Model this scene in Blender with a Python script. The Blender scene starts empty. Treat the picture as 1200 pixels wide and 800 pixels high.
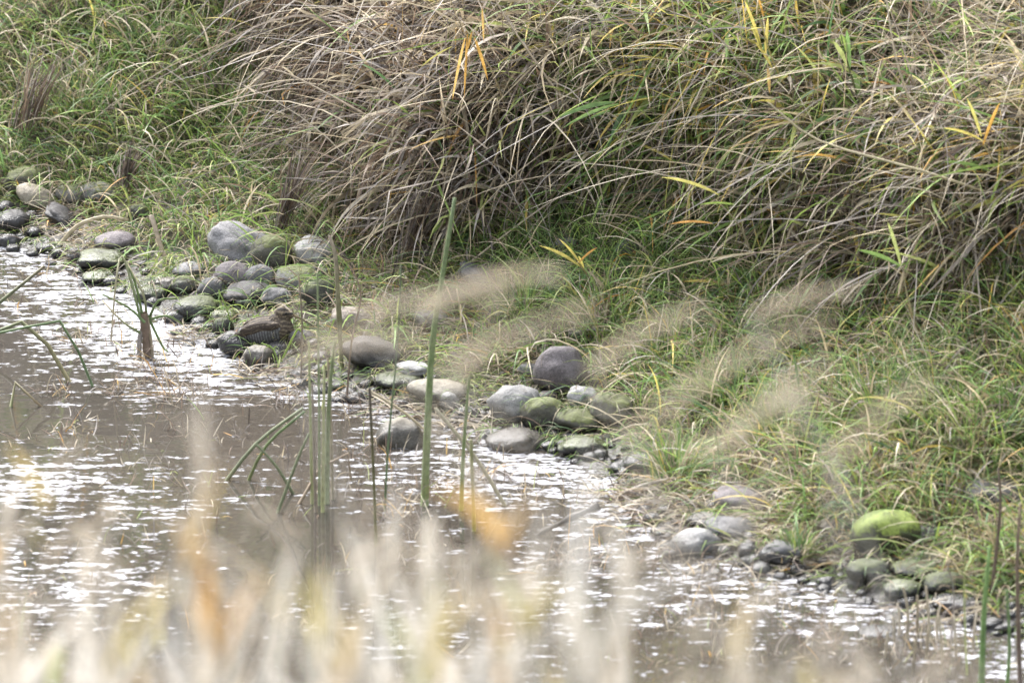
import bpy, bmesh, math, random
import numpy as np
from mathutils import Vector, Matrix, noise as mn
random.seed(11); rng = np.random.default_rng(11)
R = math.radians
sc = bpy.context.scene
COL = sc.collection
# ------------------------------------------------------------ camera, sky, sun, exposure
LENS, SENS, PITCH, DIST = 332.0, 36.0, R(17.0), 30.0
CH = DIST * math.sin(PITCH)
cam_d = bpy.data.cameras.new('camera'); cam = bpy.data.objects.new('camera', cam_d); COL.objects.link(cam)
cam.location = (0, 0, CH); cam.rotation_euler = (math.pi/2 - PITCH, 0, 0)
cam_d.lens = LENS; cam_d.sensor_width = SENS; cam_d.clip_start = 0.2; cam_d.clip_end = 2000
cam_d.dof.use_dof = True; cam_d.dof.focus_distance = 30.3; cam_d.dof.aperture_fstop = 4.3
sc.camera = cam
SUN_EL, SUN_AZ = R(48), R(-22)      # azimuth from +y towards +x : sun beyond the bank, a little to the left
w = bpy.data.worlds.new('World'); sc.world = w; w.use_nodes = True
nt = w.node_tree; bg = nt.nodes['Background']
sky = nt.nodes.new('ShaderNodeTexSky'); sky.sky_type = 'NISHITA'; sky.sun_disc = False
sky.sun_elevation = SUN_EL; sky.sun_rotation = SUN_AZ; sky.air_density = 1.2; sky.dust_density = 3.0
hs = nt.nodes.new('ShaderNodeHueSaturation'); hs.inputs['Saturation'].default_value = 0.35
nt.links.new(sky.outputs[0], hs.inputs['Color']); nt.links.new(hs.outputs[0], bg.inputs['Color'])
bg.inputs['Strength'].default_value = 0.15
sl = bpy.data.lights.new('sun', 'SUN'); sl.energy = 1.7; sl.angle = R(20); sl.color = (1, .985, .97)
so = bpy.data.objects.new('sun', sl); COL.objects.link(so)
sd = Vector((math.sin(SUN_AZ)*math.cos(SUN_EL), math.cos(SUN_AZ)*math.cos(SUN_EL), math.sin(SUN_EL)))
so.rotation_euler = sd.to_track_quat('Z', 'Y').to_euler()
sc.view_settings.view_transform = 'Standard'; sc.view_settings.look = 'None'
sc.view_settings.exposure = 1.95; sc.view_settings.gamma = 1.0
sc.render.engine = 'CYCLES'
sc.cycles.use_denoising = True
sc.cycles.max_bounces = 6; sc.cycles.transparent_max_bounces = 8
sc.cycles.sample_clamp_indirect = 4
# ------------------------------------------------------------ picture helpers
cp, sp = math.cos(PITCH), math.sin(PITCH)
K = SENS / 2 / LENS / 600.0
def ray(px, py):
    px = np.asarray(px, float); py = np.asarray(py, float)
    X = (px - 600) * K; Y = (400 - py) * K
    return np.stack([X, cp + sp * Y, -sp + cp * Y], -1)
def project(x, y, z):
    zz = z - CH
    dep = y * cp - zz * sp
    up = y * sp + zz * cp
    return 600 + x / dep / K, 400 - up / dep / K
def on_water(px, py, z=0.0):
    d = ray(px, py); t = (z - CH) / d[..., 2]
    return np.stack([d[..., 0]*t, d[..., 1]*t, np.zeros_like(t) + z], -1)
def at_y(px, py, Y):
    d = ray(px, py); t = Y / d[..., 1]
    return Vector((float(d[0]*t), float(Y), float(CH + d[2]*t)))
def smooth(a): a = np.clip(a, 0, 1); return a*a*(3-2*a)
SH = np.array([(-300, 235), (-100, 270), (0, 284), (60, 300), (130, 335), (200, 372), (262, 412), (330, 440), (430, 470), (540, 492),
               (640, 525), (720, 560), (780, 625), (860, 660), (960, 684), (1040, 706), (1130, 728), (1200, 750), (1350, 800), (1600, 900)], float)
P0 = on_water(SH[:, 0], SH[:, 1])
tdir = P0[16] - P0[2]; tdir = tdir[:2] / np.linalg.norm(tdir[:2]); ndir = np.array([-tdir[1], tdir[0]])
US = P0[:, :2] @ tdir; CS = P0[:, :2] @ ndir
o_ = np.argsort(US); US, CS = US[o_], CS[o_]
MB = np.array([(-400, -260), (150, -200), (250, -60), (300, 40), (340, 170), (420, 262), (500, 312), (560, 285), (620, 245), (720, 238), (860, 262), (950, 335), (1100, 372), (1200, 320), (1300, 300), (1700, 300)], float)
def wob(x, y):
    return (np.sin(x*7.1+y*3.3)+np.sin(x*-4.7+y*8.9+1.3)+np.sin(x*13.1-y*11.7+2.1)*.5+np.sin(x*21+y*17.7+.4)*.35)/2.85
CNEAR = 13.2
def H(x, y):
    x = np.asarray(x, float); y = np.asarray(y, float)
    u = x*tdir[0]+y*tdir[1]; c = x*ndir[0]+y*ndir[1]
    d = c - np.interp(u, US, CS)
    h = np.interp(d, [-400, -3, -1.2, 0, .3, .6, 1.2, 2.5, 5, 10, 400], [-.5, -.5, -.18, 0, .05, .16, .5, 1.2, 2.7, 4.6, 9.0])
    land = smooth(d/.35)
    h = h + land*.028*wob(x*1.0, y*1.0) + land*.03*np.sin(x*2.3+y*1.9)
    px, py = project(x, y, h)
    m = np.interp(px, MB[:, 0], MB[:, 1]) - py
    step = smooth(m/70.0) * .42 * smooth((6-np.abs(x))/2) * land
    h = h + step
    cn = CNEAR - c
    hn = np.interp(cn, [-400, 0, 1.0, CNEAR-.5, CNEAR+6, 400], [-9, -.02, .45, 6.95, 7.3, 9])
    return np.where(cn > -.2, np.maximum(hn, -.5), h)
def hit(px, py):
    px = np.atleast_1d(np.asarray(px, float)); py = np.atleast_1d(np.asarray(py, float))
    d = ray(px, py); t = np.full(len(px), 23.0); done = np.zeros(len(px), bool)
    for k in range(260):
        P = np.stack([d[:, 0]*t, d[:, 1]*t, CH + d[:, 2]*t], -1)
        below = P[:, 2] <= H(P[:, 0], P[:, 1])
        done |= below
        t = np.where(done, t, t + .06)
        if done.all(): break
    lo = t - .06; hi = t
    for k in range(7):
        mid = (lo+hi)/2
        b = CH + d[:, 2]*mid <= H(d[:, 0]*mid, d[:, 1]*mid)
        hi = np.where(b, mid, hi); lo = np.where(b, lo, mid)
    t = hi
    return np.stack([d[:, 0]*t, d[:, 1]*t, CH + d[:, 2]*t], -1)
# ------------------------------------------------------------ object helpers
def tag(o, label, cat=None, group=None, kind=None):
    if label: o['label'] = label
    if cat: o['category'] = cat
    if group: o['group'] = group
    if kind: o['kind'] = kind
    return o
def empty(name, loc, rz=0):
    o = bpy.data.objects.new(name, None); o.location = loc; o.rotation_euler = (0, 0, rz); o.empty_display_size = .05
    COL.objects.link(o); return o
def mesh_np(name, V, F, colors=None, mat=None, parent=None, smooth_=True, origin=None):
    """V (n,3) float, F (m,4) or (m,3) int, colors per vertex (n,3)"""
    V = np.asarray(V, np.float32)
    if parent is not None: V = V - np.array(parent.location, np.float32)
    if origin is not None: V = V - np.array(origin, np.float32)
    F = np.asarray(F, np.int32)
    me = bpy.data.meshes.new(name)
    me.vertices.add(len(V)); me.vertices.foreach_set('co', V.ravel())
    k = F.shape[1]
    me.loops.add(F.size); me.loops.foreach_set('vertex_index', F.ravel())
    me.polygons.add(len(F)); me.polygons.foreach_set('loop_start', np.arange(0, F.size, k, dtype=np.int32))
    me.polygons.foreach_set('use_smooth', np.full(len(F), smooth_))
    me.update(calc_edges=True)
    if colors is not None:
        a = me.color_attributes.new('Col', 'FLOAT_COLOR', 'POINT')
        c = np.concatenate([np.asarray(colors, np.float32), np.ones((len(V), 1), np.float32)], 1)
        a.data.foreach_set('color', c.ravel())
    if mat: me.materials.append(mat)
    ob = bpy.data.objects.new(name, me); COL.objects.link(ob)
    if parent is not None: ob.parent = parent
    if origin is not None: ob.location = origin
    return ob
class Nodes:
    def __init__(s, name):
        s.m = bpy.data.materials.new(name); s.m.use_nodes = True; s.t = s.m.node_tree; s.t.nodes.clear()
        s.out = s.n('OutputMaterial')
    def n(s, typ, **kw):
        nd = s.t.nodes.new('ShaderNode'+typ)
        for k, v in kw.items():
            if hasattr(nd, k) and not k[0].isupper(): setattr(nd, k, v)
            else: nd.inputs[k.replace('_', ' ')].default_value = v
        return nd
    def l(s, a, b): s.t.links.new(a, b)
    def math(s, op, a, b=None, clamp=False):
        nd = s.n('Math', operation=op); nd.use_clamp = clamp
        for i, v in enumerate((a, b)):
            if v is None: continue
            if isinstance(v, (int, float)): nd.inputs[i].default_value = v
            else: s.l(v, nd.inputs[i])
        return nd.outputs[0]
    def mix(s, f, a, b):
        nd = s.n('Mix', data_type='RGBA')
        for i, v in ((0, f), (6, a), (7, b)):
            if isinstance(v, (int, float)): nd.inputs[i].default_value = v
            elif isinstance(v, tuple): nd.inputs[i].default_value = (*v, 1)
            else: s.l(v, nd.inputs[i])
        return nd.outputs[2]
    def noise(s, scale, detail=4, rough=.55, vec=None):
        nd = s.n('TexNoise'); nd.inputs['Scale'].default_value = scale; nd.inputs['Detail'].default_value = detail; nd.inputs['Roughness'].default_value = rough
        if vec is not None: s.l(vec, nd.inputs['Vector'])
        return nd.outputs[0]
    def ramp(s, f, lo, hi):
        nd = s.n('MapRange'); nd.interpolation_type = 'SMOOTHSTEP'
        s.l(f, nd.inputs[0]); nd.inputs[1].default_value = lo; nd.inputs[2].default_value = hi
        return nd.outputs[0]
def leaf_mat(name, transl=.35, rough=.55):
    N = Nodes(name); a = N.n('Attribute'); a.attribute_name = 'Col'
    g = N.n('NewGeometry')
    nz = N.noise(60, 3, .6, g.outputs['Position'])
    col = N.mix(N.ramp(nz, .35, .75), a.outputs['Color'], (.5, .5, .5))
    mul = N.n('Mix', data_type='RGBA', blend_type='MULTIPLY'); mul.inputs[0].default_value = 1
    N.l(a.outputs['Color'], mul.inputs[6])
    v = N.ramp(nz, .2, .8); cr = N.n('CombineColor'); 
    vv = N.math('ADD', N.math('MULTIPLY', v, .6), .7)
    for i in range(3): N.l(vv, cr.inputs[i])
    N.l(cr.outputs[0], mul.inputs[7])
    p = N.n('BsdfPrincipled'); N.l(mul.outputs[2], p.inputs['Base Color']); p.inputs['Roughness'].default_value = rough
    p.inputs['Specular IOR Level'].default_value = .35
    t = N.n('BsdfTranslucent'); N.l(mul.outputs[2], t.inputs[0])
    mx = N.n('MixShader'); mx.inputs[0].default_value = transl
    N.l(p.outputs[0], mx.inputs[1]); N.l(t.outputs[0], mx.inputs[2]); N.l(mx.outputs[0], N.out.inputs[0])
    return N.m
M_leaf = leaf_mat('plant_blades')
M_stem = leaf_mat('plant_stems', .1, .5)
# ------------------------------------------------------------ materials of the setting
def ground_mat():
    N = Nodes('bank_soil'); g = N.n('NewGeometry'); pos = g.outputs['Position']
    n1 = N.noise(3.0, 6, .6, pos); n2 = N.noise(35, 5, .65, pos); n3 = N.noise(120, 4, .6, pos)
    c = N.mix(N.ramp(n2, .35, .7), (.035, .028, .02), (.10, .08, .055))
    c = N.mix(N.math('MULTIPLY', N.ramp(n1, .45, .62), .8), c, (.05, .065, .022))
    sx = N.n('SeparateXYZ'); N.l(pos, sx.inputs[0])
    wet = N.math('SUBTRACT', 1.0, N.ramp(sx.outputs[2], .01, .07))
    c = N.mix(wet, c, (.05, .045, .04))
    p = N.n('BsdfPrincipled'); N.l(c, p.inputs['Base Color'])
    rr = N.math('SUBTRACT', .9, N.math('MULTIPLY', wet, .65)); N.l(rr, p.inputs['Roughness'])
    b = N.n('Bump'); b.inputs['Distance'].default_value = .012; b.inputs['Strength'].default_value = .8
    N.l(N.math('ADD', n2, N.math('MULTIPLY', n3, .5)), b.inputs['Height']); N.l(b.outputs[0], p.inputs['Normal'])
    N.l(p.outputs[0], N.out.inputs[0]); return N.m
def water_mat():
    N = Nodes('river_water'); g = N.n('NewGeometry'); pos = g.outputs['Position']
    def sc_(x, y):
        mp = N.n('Mapping'); N.l(pos, mp.inputs['Vector']); mp.inputs['Scale'].default_value = (x, y, 1); return mp.outputs[0]
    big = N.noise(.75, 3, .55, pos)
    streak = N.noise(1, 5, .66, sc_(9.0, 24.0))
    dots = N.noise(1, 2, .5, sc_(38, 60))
    att = N.n('Attribute'); att.attribute_name = 'painted_glint'          # how densely sky glints are painted there (shore, left bay)
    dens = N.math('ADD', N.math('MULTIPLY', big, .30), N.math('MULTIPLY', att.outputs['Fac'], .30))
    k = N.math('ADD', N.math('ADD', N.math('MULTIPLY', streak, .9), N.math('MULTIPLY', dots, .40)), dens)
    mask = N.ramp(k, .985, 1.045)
    calm = N.noise(1, 2, .5, sc_(5, 11)); fine = N.noise(1, 3, .6, sc_(45, 60))
    h = N.math('ADD', N.math('MULTIPLY', calm, .035), N.math('MULTIPLY', N.math('MULTIPLY', fine, mask), .35))
    b = N.n('Bump'); b.inputs['Strength'].default_value = 1; b.inputs['Distance'].default_value = .022
    N.l(h, b.inputs['Height'])
    p = N.n('BsdfPrincipled'); 
    N.l(N.mix(N.math('MULTIPLY', mask, .9), (.056, .049, .041), (.52, .52, .56)), p.inputs['Base Color'])  # pale mask colour paints the sky glints of ripples into the water
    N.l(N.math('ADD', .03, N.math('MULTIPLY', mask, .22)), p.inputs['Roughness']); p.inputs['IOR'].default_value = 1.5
    N.l(b.outputs[0], p.inputs['Normal'])
    N.l(p.outputs[0], N.out.inputs[0]); return N.m
def stone_mat(name, col, col2, moss=0.0, wet=.0, mosscol=(.13, .145, .045)):
    N = Nodes(name); tc = N.n('TexCoord'); oi = N.n('ObjectInfo'); g = N.n('NewGeometry'); 
    ad = N.n('VectorMath', operation='ADD'); N.l(g.outputs['Position'], ad.inputs[0]); 
    cx = N.n('CombineXYZ'); r5 = N.math('MULTIPLY', oi.outputs['Random'], 30.0); N.l(r5, cx.inputs[0]); N.l(r5, cx.inputs[2]); N.l(cx.outputs[0], ad.inputs[1]); v = ad.outputs[0]
    n1 = N.noise(14, 5, .6, v); n2 = N.noise(90, 5, .7, v); n3 = N.noise(320, 2, .5, v)
    c = N.mix(N.ramp(n1, .35, .68), col, col2)
    c = N.mix(N.math('MULTIPLY', N.ramp(n2, .45, .75), .45), c, tuple(x*.5 for x in col))
    c = N.mix(N.math('MULTIPLY', N.ramp(n3, .52, .7), .5), c, tuple(min(1, x*1.9) for x in col2))
    n4 = N.noise(38, 6, .7, v); c = N.mix(N.math('MULTIPLY', N.ramp(n4, .5, .62), .5), c, tuple(x*.42 for x in col))
    hv = N.n('HueSaturation'); N.l(c, hv.inputs['Color']); N.l(N.math('ADD', N.math('MULTIPLY', oi.outputs['Random'], .55), .58), hv.inputs['Value'])
    c = hv.outputs[0]
    sx = N.n('SeparateXYZ'); N.l(g.outputs['Position'], sx.inputs[0])
    sn = N.n('SeparateXYZ'); N.l(g.outputs['Normal'], sn.inputs[0])
    wl = N.math('SUBTRACT', 1.0, N.ramp(N.math('ADD', sx.outputs[2], N.math('MULTIPLY', n1, .03)), .065+wet, .09+wet))
    hv2 = N.n('HueSaturation'); N.l(c, hv2.inputs['Color']); hv2.inputs['Value'].default_value = .33
    c = N.mix(wl, c, hv2.outputs[0])
    if moss > 0:
        k = N.math('ADD', N.math('MULTIPLY', sn.outputs[2], .55), N.math('ADD', N.math('MULTIPLY', n1, .8), N.math('MULTIPLY', n2, .95)))
        mk = N.ramp(k, 1.46-moss*.75, 1.70-moss*.75)
        mc = N.mix(N.ramp(n3, .35, .65), N.mix(N.ramp(n1, .35, .6), tuple(x*.3 for x in mosscol), mosscol), N.mix(N.ramp(n2, .35, .65), tuple(x*.45 for x in mosscol), mosscol))
        c = N.mix(mk, c, mc)
    p = N.n('BsdfPrincipled'); N.l(c, p.inputs['Base Color'])
    N.l(N.math('SUBTRACT', .72, N.math('MULTIPLY', wl, .5)), p.inputs['Roughness'])
    b = N.n('Bump'); b.inputs['Distance'].default_value = .009; b.inputs['Strength'].default_value = .8
    N.l(N.math('ADD', n1, N.math('MULTIPLY', n2, .6)), b.inputs['Height']); N.l(b.outputs[0], p.inputs['Normal'])
    N.l(p.outputs[0], N.out.inputs[0]); return N.m
# ------------------------------------------------------------ ground sheet and water
def axis(fine0, fine1, step, far):
    a = np.arange(fine0, fine1+step/2, step)
    lo = fine0 - np.geomspace(.15, far, 28)[::-1]; hi = fine1 + np.geomspace(.15, far, 28)
    return np.concatenate([lo, a, hi])
xs = axis(-3.2, 3.4, .035, 600); ys = np.concatenate([axis(-2, 22.9, .6, 500)[:28+42], axis(23, 37, .035, 700)[28:]])
ys = np.unique(np.round(ys, 4))
GX, GY = np.meshgrid(xs, ys); GZ = H(GX, GY)
V = np.stack([GX, GY, GZ], -1).reshape(-1, 3)
nx, ny = len(xs), len(ys)
i = np.arange(nx-1)[None, :] + (np.arange(ny-1)*nx)[:, None]; i = i.ravel()
F = np.stack([i, i+1, i+1+nx, i+nx], -1)
g = mesh_np('ground', V, F, mat=ground_mat()); tag(g, 'river bank soil and stream bed under the grass', kind='structure')
wx = axis(-2.6, 2.6, .05, 600); wy = axis(23, 34, .05, 600)
WX, WY = np.meshgrid(wx, wy); wv = np.stack([WX, WY, WX*0], -1).reshape(-1, 3)
FX, FY = project(WX, WY, WX*0)
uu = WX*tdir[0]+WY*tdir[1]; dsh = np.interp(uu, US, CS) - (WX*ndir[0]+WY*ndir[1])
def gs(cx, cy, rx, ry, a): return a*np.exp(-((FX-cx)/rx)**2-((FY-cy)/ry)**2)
painted_glint = .28*np.exp(-(dsh/.3)**2) + gs(120, 385, 170, 60, .45) + gs(60, 560, 110, 30, .35) + gs(100, 690, 170, 60, .45) + gs(230, 470, 60, 14, .3) + gs(480, 730, 130, 50, .4) + gs(560, 560, 150, 30, .3) + gs(780, 710, 130, 40, .2) + gs(960, 730, 170, 20, .15) + gs(640, 680, 60, 40, .3) + gs(230, 600, 70, 20, .2) - gs(280, 500, 110, 28, .55) - gs(50, 440, 60, 20, .15) - gs(330, 640, 80, 40, .2) + .28
painted_glint = np.clip(painted_glint, 0, 1).ravel()
nw = len(wx); i = np.arange(nw-1)[None, :] + (np.arange(len(wy)-1)*nw)[:, None]; i = i.ravel()
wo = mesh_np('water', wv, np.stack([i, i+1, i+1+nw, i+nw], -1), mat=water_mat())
fa = wo.data.attributes.new('painted_glint', 'FLOAT', 'POINT'); fa.data.foreach_set('value', painted_glint.astype(np.float32)); tag(wo, 'shallow brown stream water with bright ripples', kind='structure')
# ------------------------------------------------------------ blades
def blades(P, L, W, az, e0, e1, col, tipcol=None, seg=5, clampz=True, lift=.004, turn=None, rootw=.7, flat=.5, kink=0.0):
    """strips from roots P; az heading, elevation going from e0 to e1 along the blade; returns V,F,C"""
    n = len(P); P = np.asarray(P, float); P = P + 0
    t = np.linspace(0, 1, seg+1)
    if turn is None: turn = rng.normal(0, .25, n)
    kk_ = np.where(rng.random(n) < kink, rng.integers(1, seg, n), 99); ka = rng.normal(0, .9, n); ke = rng.normal(-.5, .7, n)
    pts = np.zeros((n, seg+1, 3)); pts[:, 0] = P; dirs = np.zeros((n, seg+1, 3))
    for k in range(seg+1):
        e = e0 + (e1-e0)*t[k]**.9 + np.where(k >= kk_, ke, 0); a = az + turn*t[k] + np.where(k >= kk_, ka, 0)
        dv = np.stack([np.sin(a)*np.cos(e), np.cos(a)*np.cos(e), np.sin(e)], -1); dirs[:, k] = dv
        if k < seg:
            q = pts[:, k] + dv*(L/seg)[:, None]
            if clampz:
                h = H(q[:, 0], q[:, 1]) + lift + rng.random(n)*.012
                q[:, 2] = np.maximum(q[:, 2], np.maximum(h, .003))
            pts[:, k+1] = q
    side = np.stack([np.cos(az), -np.sin(az), np.zeros(n)], -1)
    rv = rng.normal(0, flat, (n, 3)); side = side + rv; side[:, 0] += .3
    wt = np.where(t < .35, rootw+(1-rootw)*t/.35, 1-((t-.35)/.65)**1.6)
    wt = np.maximum(wt, .06)
    V = np.zeros((n, seg+1, 2, 3))
    for k in range(seg+1):
        s = side - (side*dirs[:, k]).sum(-1, keepdims=True)*dirs[:, k]
        s /= np.linalg.norm(s, axis=-1, keepdims=True)+1e-9
        V[:, k, 0] = pts[:, k] - s*(W*wt[k]/2)[:, None]; V[:, k, 1] = pts[:, k] + s*(W*wt[k]/2)[:, None]
    base = (np.arange(n)*(seg+1)*2)[:, None] + (np.arange(seg)*2)[None, :]; base = base.ravel()
    F = np.stack([base, base+1, base+3, base+2], -1)
    if tipcol is None: tipcol = col
    C = col[:, None, :]*(1-t[None, :, None]) + tipcol[:, None, :]*t[None, :, None]
    C = np.repeat(C[:, :, None, :], 2, 2)
    return V.reshape(-1, 3), F, C.reshape(-1, 3)
def join(parts):
    Vs, Fs, Cs = [], [], []; off = 0
    for V, F, C in parts:
        Vs.append(V); Fs.append(F+off); Cs.append(C); off += len(V)
    return np.concatenate(Vs), np.concatenate(Fs), np.concatenate(Cs)
PAL = {'green': [(.155, .25, .085), (.12, .20, .07), (.19, .29, .10), (.075, .14, .058)],
       'lime': [(.25, .345, .09), (.34, .38, .14), (.20, .30, .08)],
       'yellow': [(.52, .44, .13), (.46, .42, .13), (.56, .42, .12)],
       'orange': [(.55, .32, .08), (.48, .27, .09), (.60, .40, .14)],
       'straw': [(.44, .375, .265), (.36, .30, .21), (.56, .49, .38), (.30, .25, .17)],
       'grey': [(.24, .21, .185), (.31, .275, .245), (.14, .12, .11), (.40, .36, .33)],
       'brown': [(.18, .13, .095), (.13, .095, .075), (.24, .175, .13), (.08, .062, .05)]}
NAMES = list(PAL)
def pick(weights, n):
    """weights: (n, 7) or dict"""
    if isinstance(weights, dict):
        w_ = np.tile(np.array([weights.get(k, 0) for k in NAMES], float), (n, 1))
    else: w_ = weights
    w_ = w_/w_.sum(1, keepdims=True); cum = w_.cumsum(1); r = rng.random((n, 1)); k = (r > cum).sum(1).clip(0, 6)
    out = np.zeros((n, 3))
    for j, nm in enumerate(NAMES):
        s = k == j; p = np.array(PAL[nm])
        out[s] = p[rng.integers(0, len(p), s.sum())]
    return out*rng.uniform(.75, 1.25, (n, 1))
def lown(px, py, s, seed):  # cheap clumpy noise in 0..1
    a = np.sin(px/s+seed*1.7+np.sin(py/s*1.3+seed)*1.6)+np.sin(py/s*1.9+seed*2.3+np.sin(px/s*.8)*1.9)
    return (a+2)/4
def mass_m(px, py): return np.interp(px, MB[:, 0], MB[:, 1]) - py
def scatter(n, x0, x1, y0, y1, cond):
    px = rng.uniform(x0, x1, n*3); py = rng.uniform(y0, y1, n*3)
    k = cond(px, py); px, py = px[k][:n], py[k][:n]
    P = hit(px, py); ok = (P[:, 1] < 40)
    return px[ok], py[ok], P[ok]
SHPY = lambda px: np.interp(px, SH[:, 0], SH[:, 1])
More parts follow.
